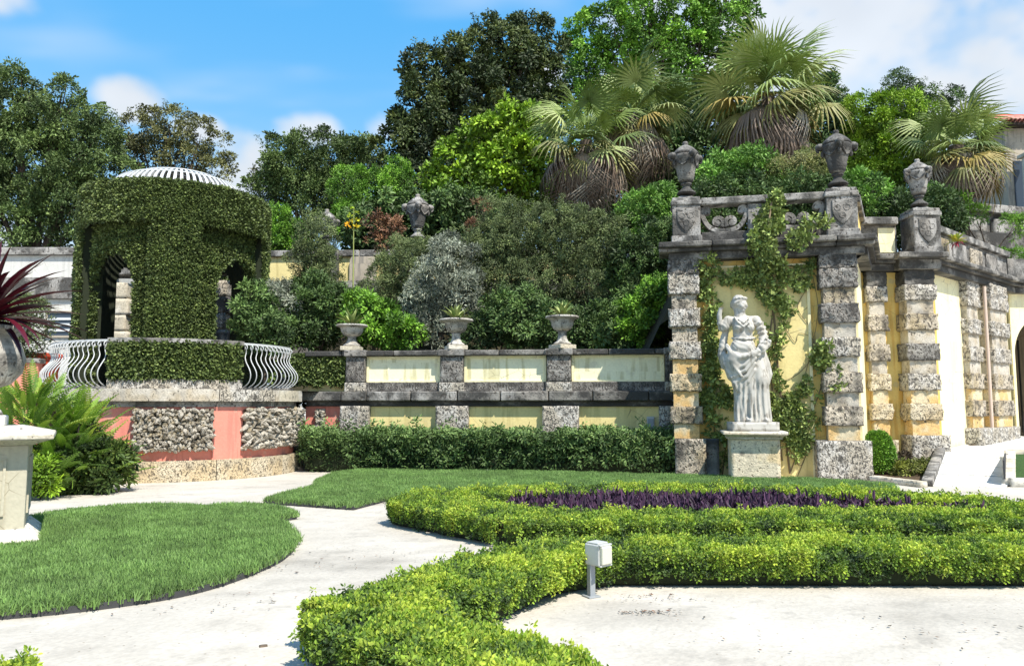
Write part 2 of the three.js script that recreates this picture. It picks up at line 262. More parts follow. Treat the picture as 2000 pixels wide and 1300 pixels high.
// points of a leafy crown: puffs of sprigs on the skins of its lobes ([x, y, z, rx, ry, rz])
function crown(lobes, { puff = 0.5, per = 28, cover = 1, inner = 0.25, seed = 1, size = 1, lift = 0.35, ragged = 0.32, shoots = 0 }) {
  const r = rng(seed), out = [], d = new THREE.Vector3(), e = new THREE.Vector3();
  for (const [cx, cy, cz, rx, ry, rz] of lobes) {
    const R = Math.cbrt(rx * ry * rz), n = Math.max(5, Math.round(cover * 4 * R * R / (puff * puff)));
    for (let i = 0; i < n; i++) {
      const yy = 1 - 2 * (i + r()) / n, a = i * 2.39996 + r() * 0.7, s = Math.sqrt(Math.max(0, 1 - yy * yy)); d.set(Math.cos(a) * s, yy, Math.sin(a) * s);
      const deep = r() < inner ? 0.35 + 0.4 * r() : 0.84 + ragged * (r() + r() - 0.7) + (r() < 0.14 ? 0.25 * r() : 0), pr = puff * (0.45 + 0.9 * r()), px = cx + d.x * rx * deep, py = cy + d.y * ry * deep, pz = cz + d.z * rz * deep, tone = r(), k = Math.round(per * (deep < 0.8 ? 0.6 : 1) * (0.7 + 0.6 * r()));
      for (let j = 0; j < k; j++) {
        e.set(r() * 2 - 1, r() * 2 - 1, r() * 2 - 1).normalize().addScaledVector(d, 0.55); e.y += 0.25; e.normalize();
        const q = pr * (0.55 + 0.5 * r());
        out.push([px + e.x * q, py + e.y * q * 0.85, pz + e.z * q, e.x + d.x * 0.5 + r() - 0.5, e.y + d.y * 0.4 + lift, e.z + d.z * 0.5 + r() - 0.5, size * (0.7 + 0.6 * r()), 0.7 + 0.6 * tone, clamp(tone * 0.65 + r() * 0.35)]);
      }
    }
  }
  if (shoots) for (const [cx, cy, cz, rx, ry, rz] of lobes) for (let i = 0; i < shoots; i++) {
    const a = r() * 6.283, u = Math.sqrt(r()) * 0.95, x0 = cx + Math.cos(a) * u * rx, z0 = cz + Math.sin(a) * u * rz, y0 = cy + ry * Math.sqrt(1 - u * u) * 0.9, L = ry * (0.25 + 0.5 * r()), lx = Math.cos(a) * u * 0.6 + 0.4 * (r() - 0.5), lz = Math.sin(a) * u * 0.6 + 0.4 * (r() - 0.5), n = Math.max(4, Math.round(L / (puff * 0.28))), tone = r();
    for (let j = 0; j < n; j++) { const t = j / n, w = puff * 0.35 * (1 - 0.7 * t); out.push([x0 + lx * L * t + w * (r() - 0.5), y0 + L * t, z0 + lz * L * t + w * (r() - 0.5), lx + r() - 0.5, 1, lz + r() - 0.5, size * (0.9 - 0.4 * t), 0.9 + 0.35 * tone, clamp(0.4 + 0.6 * tone)]); }
  }
  return out;
}
// lobes given as sight lines: [px, py, rx px, ry px, depth offset]
function lobesAt(D, specs, deep = 1) { return specs.map(([px, py, rx, ry, dz = 0]) => { const p = at(px, py, D + dz), k = (D + dz) / FOCAL; return [p.x, p.y, p.z, rx * k, ry * k, (rx + ry) / 2 * k * deep]; }); }
const minus = (list, b) => { for (const e of list) { e[0] -= b.x; e[1] -= b.y; e[2] -= b.z; } return list; };
function tree(name, label, category, D, specs, { trunkPx, floor, spr, mat = M.leaf, pal, trunk = 0.25, deep = 1, bark = M.bark, group, foliage = 'crown', stem = 'trunk', ...opt }) {
  const lobes = lobesAt(D, specs, deep), base = new THREE.Vector3();
  const tx = trunkPx ? at(trunkPx, 600, D).x : lobes.reduce((s, l) => s + l[0], 0) / lobes.length; base.set(tx, floor ?? hill(tx, -D), -D);
  const o = thing(name, label, category, base.toArray(), 0, group);
  scatter(foliage, o, spr, mat, minus(crown(lobes, opt), base), pal, (opt.seed ?? 1) + 5);
  const mean = lobes.reduce((s, l) => s + l[1], 0) / lobes.length - base.y, low = Math.max(0.15, mean * 0.45), g = [limb([[0, -0.1, 0, trunk], [trunk * 0.3, low * 0.5, 0, trunk * 0.8], [0, low, 0, trunk * 0.7]], 8)];
  for (const l of lobes) { const x = l[0] - base.x, y = l[1] - base.y, z = l[2] - base.z; g.push(limb([[0, low * 0.9, 0, trunk * 0.5], [x * 0.45, lerp(low, y, 0.55), z * 0.45, trunk * 0.32], [x, y, z, trunk * 0.12]], 6));
    for (let k = 0; k < 4; k++) { const a = k * 1.9 + x; g.push(limb([[x * 0.6, lerp(low, y, 0.65), z * 0.6, trunk * 0.16], [x + l[3] * 0.75 * Math.cos(a), y + l[4] * 0.6 * Math.sin(a * 1.7 + 1), z + l[5] * 0.75 * Math.sin(a), trunk * 0.05]], 5)); } }
  part(stem, g, bark, o); return o;
}
// a clipped hedge along a line on the ground
function hedge(name, label, category, pts, w, h, { spr = SPR.box, mat = M.soft, pal, dens = 1300, seed = 1, bump = 0.05, size = 1, base = 0, skirt = 0.03, group, closed } = {}) {
  const r = rng(seed), out = [], o = thing(name, label, category, [pts[0][0], base, pts[0][1]], 0, group), cores = [], X = pts[0][0], Z = pts[0][1];
  for (let i = 0; i + 1 < pts.length; i++) {
    const [ax, az, aw = w] = pts[i], [cx, cz, cw = w] = pts[i + 1], L = Math.hypot(cx - ax, cz - az), dx = (cx - ax) / L, dz = (cz - az) / L, per = w + 2 * h, n = Math.round(L * per * dens);
    for (let k = 0; k < n; k++) {
      const t = r() * (L + (i + 2 === pts.length ? 0.3 * w : 0.12 * w)) - (i ? 0.12 : 0.3) * w, ww = lerp(aw, cw, clamp(t / L)), q = r() * per; let y, s, nx, ny;
      if (q < w) { s = (q / w - 0.5) * ww; y = h; nx = s / ww * 1.2; ny = 1; } else { if (r() < 0.22) continue; s = (q < w + h ? -0.5 : 0.5) * ww; y = skirt + (h - skirt) * Math.sqrt(r()); nx = Math.sign(s); ny = 0.25 + 0.5 * y / h; s *= 0.94 + 0.06 * y / h; }
      const endT = t < 0 ? -t / (0.3 * w) : t > L ? (t - L) / (0.3 * w) : 0; s *= Math.sqrt(1 - Math.min(0.9, endT * endT));
      const x = ax + dx * t - dz * s, z = az + dz * t + dx * s, b = fb3(x * 3.4 + 50, y * 3.4, z * 3.4 + 50) - 0.5, c = fb3(x * 11 + 50, y * 11, z * 11 + 50) - 0.5, f = (b * 2.2 + c * 1.2) * bump + (r() < 0.05 ? r() * bump * 1.3 : 0) - (r() < 0.25 ? r() * bump : 0), edge = q < w ? 1 - 0.16 * Math.abs(s * 2 / ww) ** 3 : 1 - 0.06 * (y / h) ** 3;
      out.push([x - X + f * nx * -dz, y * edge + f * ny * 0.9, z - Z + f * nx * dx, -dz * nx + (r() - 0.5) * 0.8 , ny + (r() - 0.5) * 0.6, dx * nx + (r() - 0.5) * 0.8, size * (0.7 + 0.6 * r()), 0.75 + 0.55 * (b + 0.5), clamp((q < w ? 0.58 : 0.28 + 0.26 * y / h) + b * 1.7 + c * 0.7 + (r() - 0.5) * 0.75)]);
    }
    cores.push(put(new RoundedBoxGeometry(L + w * 0.35, h * 0.84, (aw + cw) / 2 * 0.80, 1, Math.min(h, w) * 0.2), (ax + cx) / 2 - X, h * 0.42, (az + cz) / 2 - Z, 0));
    cores[cores.length - 1].translate(-((ax + cx) / 2 - X), 0, -((az + cz) / 2 - Z)).rotateY(Math.atan2(-dz, dx)).translate((ax + cx) / 2 - X, 0, (az + cz) / 2 - Z);
  }
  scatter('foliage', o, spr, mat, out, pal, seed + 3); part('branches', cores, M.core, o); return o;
}
function inside(poly, x, z) { let c = false; for (let i = 0, j = poly.length - 1; i < poly.length; j = i++) { const [a, b] = poly[i], [d, e] = poly[j]; if ((b > z) !== (e > z) && x < (d - a) * (z - b) / (e - b) + a) c = !c; } return c; }
const PAL = {
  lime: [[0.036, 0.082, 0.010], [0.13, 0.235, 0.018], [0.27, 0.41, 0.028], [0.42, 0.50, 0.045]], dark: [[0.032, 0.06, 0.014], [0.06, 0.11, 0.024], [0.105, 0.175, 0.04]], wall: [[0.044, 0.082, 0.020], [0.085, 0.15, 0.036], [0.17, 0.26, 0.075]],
  ivy: [[0.042, 0.066, 0.017], [0.085, 0.122, 0.028], [0.155, 0.20, 0.05]], olive: [[0.068, 0.094, 0.03], [0.122, 0.162, 0.056], [0.20, 0.245, 0.092]], oak: [[0.05, 0.085, 0.02], [0.09, 0.145, 0.034], [0.155, 0.215, 0.06]], oakOlive: [[0.068, 0.074, 0.024], [0.121, 0.128, 0.041], [0.189, 0.189, 0.068]],
  bright: [[0.062, 0.150, 0.013], [0.125, 0.275, 0.020], [0.225, 0.413, 0.037]], vivid: [[0.074, 0.148, 0.007], [0.158, 0.287, 0.011], [0.277, 0.407, 0.018]], silver: [[0.13, 0.15, 0.105], [0.23, 0.255, 0.185], [0.35, 0.37, 0.29]], purple: [[0.024, 0.010, 0.024], [0.05, 0.019, 0.046], [0.09, 0.036, 0.075]], red: [[0.05, 0.08, 0.02], [0.16, 0.07, 0.035], [0.26, 0.13, 0.06]],
  fresh: [[0.077, 0.176, 0.022], [0.143, 0.286, 0.039], [0.220, 0.396, 0.066]], vine: [[0.121, 0.172, 0.045], [0.243, 0.323, 0.081], [0.424, 0.505, 0.141]], magnolia: [[0.022, 0.038, 0.009], [0.045, 0.072, 0.016], [0.11, 0.135, 0.028]],
};

// ------------------------------------------------------------------ the plan (x to the right, z towards the viewer, metres)
const WA = [-4.1, -18.2], WB = [3.62, -17.3];                    // the yellow panelled terrace wall
const BOW = [-7.6, -17.6], BOWR = 2.6;                           // the round coral-pink bastion with the balcony
const PL = [3.39, -16.3], PR = [7.18, -15.5];                    // front of the pavilion behind the statue
const S0 = [7.18, -15.5], S1 = [8.2, -17.5], S2 = [9.72, -17.5], S3 = [13.8, -21.0], S4 = [17.5, -21.6];
const wallW = Math.hypot(WB[0] - WA[0], WB[1] - WA[1]);
// height of the mound behind the walls
function hill(x, z) {
  const d = -z, up = step(19.3, 24.5, d) * step(-7.5, -4.0, x) * 3.4, right = step(2.6, 4.2, x) * step(15.8, 17.5, d);
  return lerp(1.8 + up, 4.86 + 0.5 * step(22, 30, d), right);
}
{
  const xs = [], zs = []; for (let x = -40; x <= 45; x += 0.7) xs.push(x); for (let z = -15.6; z >= -75; z -= 0.55) zs.push(z);
  const back = (x) => x < -10.3 ? -19.5 : x < -4.6 ? BOW[1] + 0.2 : x < 3.5 ? lerp(WA[1], WB[1], (x - WA[0]) / (WB[0] - WA[0])) - 0.2 : x < 7.2 ? lerp(PL[1], PR[1], (x - PL[0]) / (PR[0] - PL[0])) - 0.7 : x < 8.2 ? lerp(S0[1], S1[1], (x - 7.2)) - 0.5 : x < 9.7 ? -18.1 : x < 13.8 ? lerp(S2[1], S3[1], (x - 9.7) / 4.1) - 0.9 : -22.8;
  const P = [], U = [], C = []; const v = (x, z) => { const zz = Math.min(z, back(x)); return [x, hill(x, zz) + 0.12 * (fb3(x + 90, 3, zz + 90) - 0.5), zz]; };
  for (let i = 0; i + 1 < xs.length; i++) for (let j = 0; j + 1 < zs.length; j++) {
    const a = v(xs[i], zs[j]), b = v(xs[i + 1], zs[j]), c = v(xs[i + 1], zs[j + 1]), d = v(xs[i], zs[j + 1]); if (a[2] === d[2] && b[2] === c[2]) continue;
    for (const q of [a, b, c, a, c, d]) { P.push(...q); U.push(q[0], q[2]); }
  }
  const g = new THREE.BufferGeometry(); g.setAttribute('position', new THREE.Float32BufferAttribute(P, 3)); g.setAttribute('uv', new THREE.Float32BufferAttribute(U, 2)); g.computeVertexNormals();
  structure('planted_hillside', g, M.slope);
}
// the pale sand and shell ground, one sheet to the horizon
{
  const axis = (a, b, s, far) => { const r = [-far, -far * 0.5, -120, -60, -35, -22]; for (let x = a; x <= b + 1e-6; x += s) r.push(x); r.push(22, 35, 60, 120, far * 0.5, far); return r.filter((x, i) => !i || x > r[i - 1]); };
  const xs = axis(-15, 16, 0.16, 420), zs = axis(-21, 2, 0.16, 420), P = [], U = [], C = [], I = [];
  const dirt = gnd(1250, 1200), dirt2 = gnd(1850, 1200), dirt3 = gnd(700, 1100);
  for (const z of zs) for (const x of xs) {
    P.push(x, 0.006 * (fb3(x * 0.8 + 60, 2, z * 0.8 + 60) - 0.5), z); U.push(x, z);
    const f = fb3(x * 0.9 + 60, 5, z * 0.9 + 60), g = fb3(x * 3 + 60, 8, z * 7 + 60);
    let k = 1 - 0.13 * step(0.42, 0.75, f) - 0.15 * step(0.5, 0.8, g);
    for (const [d, r, a] of [[dirt, 0.5, 0.34], [dirt2, 0.9, 0.2], [dirt3, 0.8, 0.18]]) k -= a * Math.exp(-((x - d.x) ** 2 / r / r + (z - d.z) ** 2 / (0.3 * r * r))) * (0.4 + 1.2 * g);
    C.push(k, k * (0.985 + 0.015 * k), k * (0.94 + 0.05 * k));
  }
  const n = xs.length; for (let j = 0; j + 1 < zs.length; j++) for (let i = 0; i + 1 < n; i++) { const a = j * n + i; I.push(a, a + n, a + 1, a + 1, a + n, a + n + 1); }
  const g = new THREE.BufferGeometry(); g.setAttribute('position', new THREE.Float32BufferAttribute(P, 3)); g.setAttribute('uv', new THREE.Float32BufferAttribute(U, 2)); g.setAttribute('color', new THREE.Float32BufferAttribute(C, 3)); g.setIndex(I); g.computeVertexNormals();
  const mat = mapped(1024, 3.1, (u, v) => { const f = fbm(u, v, 8, 5, 501), s = fbm(u, v, 128, 2, 511), w = worley(u, v, 60, 521), speck = w[2] < 0.035 ? step(0.16, 0.06, w[0]) : 0, str = step(0.6, 0.85, fbm(u, v, 20, 3, 531));
    let c = mix3([190, 182, 170], [206, 199, 188], f); c = c.map((x) => x * (0.94 + 0.1 * s - 0.07 * str)); return [mix3(c, [120, 104, 84], speck * 0.75), clamp(0.5 + 0.5 * (s - 0.5) + 0.5 * (f - 0.5) + 0.2 * speck)]; }, 0.006, 0.98, { vertexColors: true });
  structure('sandy_ground', g, mat);
}
// ------------------------------------------------------------------ lawns with their edging
function lawn(label, outline, seed, dens) {
  const poly = outline.map(([px, py]) => { const p = gnd(px, py); return new THREE.Vector2(p.x, -p.z); }), sp = new THREE.SplineCurve(poly), shp = new THREE.Shape(poly);
  const g = new THREE.ExtrudeGeometry(shp, { depth: 0.035, bevelEnabled: false, curveSegments: 4 }); g.rotateX(-Math.PI / 2); g.translate(0, 0.004, 0);
  structure('lawn', uvm(g), M.turf);
  const P = poly.map((p) => [p.x, -p.y]), xs = P.map((p) => p[0]), zs = P.map((p) => p[1]), x0 = Math.min(...xs), x1 = Math.max(...xs), z0 = Math.min(...zs), z1 = Math.max(...zs), r = rng(seed), out = [];
  const n = Math.round((x1 - x0) * (z1 - z0) * dens);
  for (let i = 0; i < n; i++) { const x = lerp(x0, x1, r()), z = lerp(z0, z1, r()); if (!inside(P, x + 0.07 * (r() - 0.5), z + 0.07 * (r() - 0.5)) || -z < 3) continue; const f = fb3(x * 1.6 + 70, 1, z * 1.6 + 70), g2 = fb3(x * 6 + 70, 4, z * 6 + 70); out.push([x, 0.035, z, (r() - 0.5) * 0.5, 1, (r() - 0.5) * 0.5, (0.8 + 0.5 * r()) * (0.85 + 0.4 * g2), 0.7 + 0.5 * f + 0.3 * (g2 - 0.5), clamp(0.15 + 0.7 * g2 + 0.3 * (r() - 0.5))]); }
  const blades = (() => { const q = rng(91), P2 = [], C2 = []; for (let i = 0; i < 9; i++) { const a = q() * 6.28, b = q() * 0.04, x = Math.cos(a) * b, z = Math.sin(a) * b, h = 0.038 + 0.036 * q(), lx = (q() - 0.5) * 0.06, lz = (q() - 0.5) * 0.06, w = 0.005, c = Math.cos(a * 3) * w, s = Math.sin(a * 3) * w, v = 0.8 + 0.4 * q(); P2.push(x - c, 0, z - s, x + c, 0, z + s, x + lx * 0.4 + c * 0.7, h * 0.6, z + lz * 0.4 + s * 0.7, x - c, 0, z - s, x + lx * 0.4 + c * 0.7, h * 0.6, z + lz * 0.4 + s * 0.7, x + lx * 0.4 - c * 0.7, h * 0.6, z + lz * 0.4 - s * 0.7, x + lx * 0.4 - c * 0.7, h * 0.6, z + lz * 0.4 - s * 0.7, x + lx * 0.4 + c * 0.7, h * 0.6, z + lz * 0.4 + s * 0.7, x + lx, h, z + lz); for (let k = 0; k < 9; k++) C2.push(v, v, v); } const g3 = new THREE.BufferGeometry(); g3.setAttribute('position', new THREE.Float32BufferAttribute(P2, 3)); g3.setAttribute('color', new THREE.Float32BufferAttribute(C2, 3)); g3.computeVertexNormals(); return g3; })();
  const gr = scatter(numbered('grass'), scene, blades, M.soft, out, [[0.09, 0.17, 0.03], [0.17, 0.30, 0.065], [0.30, 0.44, 0.15]], seed + 1); gr.userData.label = label;
  // dark metal edging strip
  const E = []; for (let i = 0; i < poly.length; i++) { const a = poly[i], b = poly[(i + 1) % poly.length], L = a.distanceTo(b); if (L > 0.01) E.push(put(bx(L + 0.012, 0.05, 0.012), 0, 0, 0, Math.atan2(b.y - a.y, b.x - a.x)).translate((a.x + b.x) / 2, 0.026, -(a.y + b.y) / 2)); }
  structure('lawn_edging', merge(E), M.edging); return P;
}
function smooth(pts, n) { return new THREE.CatmullRomCurve3(pts.map(([x, y]) => new THREE.Vector3(x, y, 0)), false, 'centripetal').getPoints(n).map((p) => [p.x, p.y]); }
const lawnA = lawn('green lawn of the round bed beside the left stone pedestal', [...smooth([[-260, 1225], [0, 1210], [200, 1190], [380, 1160], [500, 1120], [560, 1088], [578, 1062], [560, 1035], [520, 1024]], 40), ...smooth([[578, 1014], [556, 1002], [480, 994], [400, 998], [330, 995], [250, 997], [180, 1003], [110, 1010], [40, 1022], [-80, 1016], [-260, 1030]], 34)], 601, 2600);
const lawnB = lawn('green lawn between the parterre hedges and the terrace wall', [[515, 984], [690, 996], [770, 975], ...smooth([[900, 992], [1300, 990], [1600, 985], [1752, 960]], 12), ...smooth([[1740, 953], [1600, 943], [1300, 934], [1000, 926], [820, 921], [730, 922], [650, 931], [618, 944]], 30), [612, 957], [565, 968]], 602, 1900);

let rocks; function ROCKS() {
  if (rocks) return rocks; rocks = [];
  for (let k = 0; k < 5; k++) { const g = new THREE.IcosahedronGeometry(1, 1); const p = g.attributes.position; for (let i = 0; i < p.count; i++) { const x = p.getX(i), y = p.getY(i), z = p.getZ(i), s = 0.35 + 1.3 * fb3(x * 2.2 + 20 + k * 5, y * 2.2 + 20, z * 2.2 + 20); p.setXYZ(i, x * s, y * s, z * s); } g.computeVertexNormals(); const u = uvm(g, k); const w = u.attributes.uv; for (let i = 0; i < w.count; i++) w.setXY(i, w.getX(i) * 0.1 + k * 0.3, w.getY(i) * 0.1); rocks.push(u); }
  return rocks;
}
// ------------------------------------------------------------------ the yellow panelled terrace wall
const turnOf = (A, B) => Math.atan2(-(B[1] - A[1]), B[0] - A[0]);
{
  const turn = turnOf(WA, WB), X = (px, py) => along(WA, WB, px, py) ;
  const o = thing('terrace_wall', 'long low garden wall with pale yellow panels between rough coral piers, under the three planted urns', 'wall', [WA[0], 0, WA[1]], turn);
  const e0 = X(598), e1 = X(1316);
  part('backing', [span(e0, e1, 0, 2.62, -0.4, -0.10)], M.yellow, o);
  // coping of separate stones
  let r = rng(31), x = e0 - 0.02; for (const j of [0.9, 1.25, 1.1, 1.4, 1.2, 1.3, 1.05, 1.35]) { const n = Math.min(e1, x + j); if (n - x > 0.1) part('coping_stone', span(x, n - 0.012, 2.63 + 0.01 * r(), 2.76, -0.46, 0.12, 0.025), M.blackened, o); x = n; }
  x = e0 - 0.1; for (const j of [1.0, 0.62, 1.05, 1.1, 1.0, 1.1, 1.0, 1.25, 1.3]) { const n = Math.min(e1, x + j); if (n - x > 0.1) part('cornice_stone', span(x, n - 0.014, 1.585, 1.80 + 0.008 * r(), -0.3, 0.17, 0.03), r() < 0.5 ? M.weathered : M.blackened, o); x = n; }
  part('frieze', span(e0, e1, 1.46, 1.585, -0.3, 0.02), M.blackened, o);
  part('plinth_band', span(X(676), e1, 1.80, 2.02, -0.3, 0.03, 0.015), M.coralDark, o);
  part('plinth', span(e0, e1, 0, 0.42, -0.3, 0.02), M.coral, o);
  // piers above and below the cornice
  let s = 41;
  for (const [a, b] of [[677, 713], [861, 905], [1069, 1116], [1301, 1318]]) { part('upper_pier', [put(rough(X(b) - X(a), 0.62, 0.30, 0.012, s++), (X(a) + X(b)) / 2, 2.32, -0.03)], b > 1300 ? M.coralDark : M.coralDark, o); part('pier_foot', rb(X(b) - X(a) + 0.05, 0.21, 0.30, (X(a) + X(b)) / 2, 1.906, -0.01, 0.02), M.coral, o); part('pier_cap', rb(X(b) - X(a) + 0.08, 0.15, 0.5, (X(a) + X(b)) / 2, 2.70, -0.06, 0.02), M.weathered, o); }
  for (const [a, b] of [[667, 723], [853, 916], [1060, 1131], [1287, 1319]]) part('lower_pier', put(rough(X(b) - X(a), 1.06, 0.34, 0.02, s++), (X(a) + X(b)) / 2, 0.94, -0.04), M.coral, o);
  // framed panels of the parapet and flat ones below
  for (const [a, b] of [[714, 859], [906, 1067], [1117, 1299]]) { const p = part('panel', span(X(a) + 0.06, X(b) - 0.06, 2.06, 2.58, -0.10, -0.045), M.yellowStreak, o);
    const f = [span(X(a), X(b), 2.575, 2.63, -0.1, -0.015, 0.008), span(X(a), X(b), 2.02, 2.065, -0.1, -0.015, 0.008), span(X(a), X(a) + 0.06, 2.066, 2.574, -0.1, -0.017), span(X(b) - 0.06, X(b), 2.066, 2.574, -0.1, -0.017)]; part('panel_frame', f, M.cream, p); }
  for (const [a, b] of [[723, 853], [916, 1060], [1131, 1287]]) part('lower_panel', span(X(a), X(b), 0.42, 1.46, -0.1, -0.03), M.yellow, o);
  // pink stretch beside the bastion, with its narrow panel of rocks
  part('pink_panel', span(X(596), X(666), 0.42, 1.46, -0.1, -0.035), M.pink, o);
  const pan = part('rock_panel', span(X(617), X(635), 0.66, 1.40, -0.035, 0.01), M.ruinRock, o); r = rng(35);
  for (let k = 0; k < 9; k++) for (let i = 0; i < 2; i++) { const q = part('rock', ROCKS()[Math.floor(r() * 5)], M.ruinRock, pan); q.position.set(lerp(X(618.5), X(633.5), (i + 0.3 + 0.4 * r()) / 2), 0.68 + 0.078 * k + 0.03 * r(), 0.02); q.scale.set(0.075, 0.055, 0.06 + 0.03 * r()); q.rotation.set(r() * 6, r() * 6, r() * 6); }
  // ivy-clad stretch of the parapet
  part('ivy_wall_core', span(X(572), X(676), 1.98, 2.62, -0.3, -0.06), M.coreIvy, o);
  const L = []; for (let i = 0; i < 1500; i++) { const top = r() < 0.14; L.push([lerp(X(567), X(677), r()), top ? 2.63 : lerp(1.96, 2.66, r()), top ? -0.3 + 0.3 * r() : -0.05 + 0.07 * r(), (r() - 0.5) * 0.9, 0.3 + (top ? 1 : 0), 1, 0.6 + 0.5 * r(), 0.75 + 0.5 * r()]); }
  scatter('ivy', o, SPR.ivy, M.leaf, L, PAL.ivy, 37);
}
// ------------------------------------------------------------------ the round pink bastion with balcony railing
{
  const o = thing('bastion_wall', 'round coral-pink bastion with panels of jagged rock, below the white bulging balusters', 'wall', [BOW[0], 0, BOW[1]]);
  const A = (px, py) => onCircle(BOW, BOWR, px, py), a0 = -1.75, a1 = 1.62, R = BOWR;
  part('wall', arcBox(R - 0.3, R, 0.40, 1.46, a0, a1, 48), M.pink, o);
  part('floor', arcBox(0.02, R - 0.02, 1.70, 1.79, -Math.PI, Math.PI, 40), M.smooth, o);
  const base = (p, q) => part('base_stone', arcBox(R - 0.2, R + 0.11, 0, 0.405, p + 0.003, q - 0.003, 12), M.coralTan, o);
  const cuts = [a0, -0.95, -0.55, A(245) , A(423), A(560), 1.3, a1]; for (let i = 0; i + 1 < cuts.length; i++) base(cuts[i], cuts[i + 1]);
  const c2 = [a0, -1.2, -0.75, -0.3, A(422), A(525), 1.2, a1]; for (let i = 0; i + 1 < c2.length; i++) { part('cornice_stone', arcBox(R - 0.3, R + 0.17, 1.57, 1.81, c2[i] + 0.003, c2[i + 1] - 0.003, 10), i === 4 ? M.coral : i % 2 ? M.smooth : M.pale, o); part('frieze', arcBox(R - 0.3, R + 0.04, 1.455, 1.57, c2[i] + 0.002, c2[i + 1] - 0.002, 10), M.weathered, o); }
  // shallow pink pilaster between the rock panels
  part('pilaster', arcBox(R - 0.1, R + 0.035, 0.40, 1.455, A(416), A(470), 8), M.pink, o);
  // panels of rocks
  const r = rng(51);
  for (const [p0, p1, cols, rows] of [[265, 415, 20, 11], [475, 588, 19, 12]]) {
    const q0 = A(p0), q1 = A(p1), y0 = 0.60, y1 = 1.40, pan = part('rock_panel', arcBox(R - 0.1, R + 0.03, y0 + 0.02, y1, q0, q1, 10), M.soil, o);
    for (let j = 0; j < rows; j++) for (let i = 0; i < cols; i++) {
      const a = lerp(q0, q1, (i + 0.5 + 0.6 * (r() - 0.5) + (j % 2 ? 0.25 : -0.25)) / cols), y = lerp(y0, y1, (j + 0.5 + 0.6 * (r() - 0.5)) / rows), m = part('rock', ROCKS()[Math.floor(r() * 5)], M.ruinRock, pan);
      const wd = (q1 - q0) * R / cols * (0.45 + 0.5 * r()), ht = (y1 - y0) / rows * (0.45 + 0.5 * r()), k = R + 0.055 + 0.035 * r(); m.position.set(Math.sin(a) * k, y, Math.cos(a) * k); m.rotation.set(r() * 0.8 - 0.4, a, r() * 1.8 - 0.9, 'YXZ'); m.scale.set(wd, ht, 0.065 + 0.06 * r());
    }
  }
  // railing: stone kerb, ivy-clad middle, bulging white iron balusters on both sides
  const b = thing('balcony_railing', 'curved balcony railing with bulging white balusters and an ivy panel, on the pink bastion', 'railing', [BOW[0], 0, BOW[1]]);
  const m0 = A(210), m1 = A(467), K = R - 0.06;
  part('kerb', arcBox(K - 0.16, K + 0.1, 1.81, 2.00, m0 - 0.01, m1 + 0.01, 20), M.coral, b);
  part('kerb', arcBox(K - 0.12, K + 0.08, 1.81, 1.86, -1.5, m0 - 0.012, 16), M.weathered, b); part('kerb', arcBox(K - 0.12, K + 0.08, 1.81, 1.86, m1 + 0.012, 1.55, 16), M.weathered, b);
  part('top_rail', arcBox(K - 0.14, K + 0.09, 2.72, 2.81, m0 - 0.02, m1 + 0.02, 20), M.weathered, b);
  for (const [p, q] of [[-1.45, m0 - 0.021], [m1 + 0.021, 1.5]]) part('top_rail', arcBox(K - 0.05, K + 0.03, 2.745, 2.785, p, q, 20), M.iron, b);
  const core = part('ivy_core', arcBox(K - 0.1, K + 0.0, 2.0, 2.72, m0, m1, 20), M.coreIvy, b), L = [];
  for (let i = 0; i < 3600; i++) { const a = lerp(m0, m1, r()), y = 1.99 + 0.73 * r(), k = K + 0.02 + 0.06 * r(); L.push([Math.sin(a) * k, y, Math.cos(a) * k, Math.sin(a) + r() - 0.5, 0.25 + 0.4 * (r() - 0.5), Math.cos(a) + r() - 0.5, 0.55 + 0.5 * r(), 0.75 + 0.5 * r()]); }
  scatter('ivy', b, SPR.ivy, M.leaf, L, PAL.ivy, 52);
  const prof = [[0.0, 1.86], [0.05, 1.88], [0.17, 1.95], [0.235, 2.06], [0.225, 2.17], [0.14, 2.29], [0.055, 2.39], [0.02, 2.49], [0.05, 2.57], [0.055, 2.64], [0.01, 2.70], [-0.01, 2.75]];
  const bal = limb(prof.map(([d, y]) => [0, y, d, 0.0115]), 6, 2), eye = new THREE.TorusGeometry(0.045, 0.011, 5, 12).rotateY(Math.PI / 2).translate(0, 2.69, 0.045);
  const one = merge([bal, uvm(eye)]);
  const stand = (a) => { const m = part('baluster', one, M.iron, b); m.position.set(Math.sin(a) * (K - 0.01), 0, Math.cos(a) * (K - 0.01)); m.rotation.y = a; };
  for (let a = m1 + 0.05; a < 1.5; a += 0.052) stand(a);
  for (let a = m0 - 0.05; a > -1.4; a -= 0.052) stand(a);
}
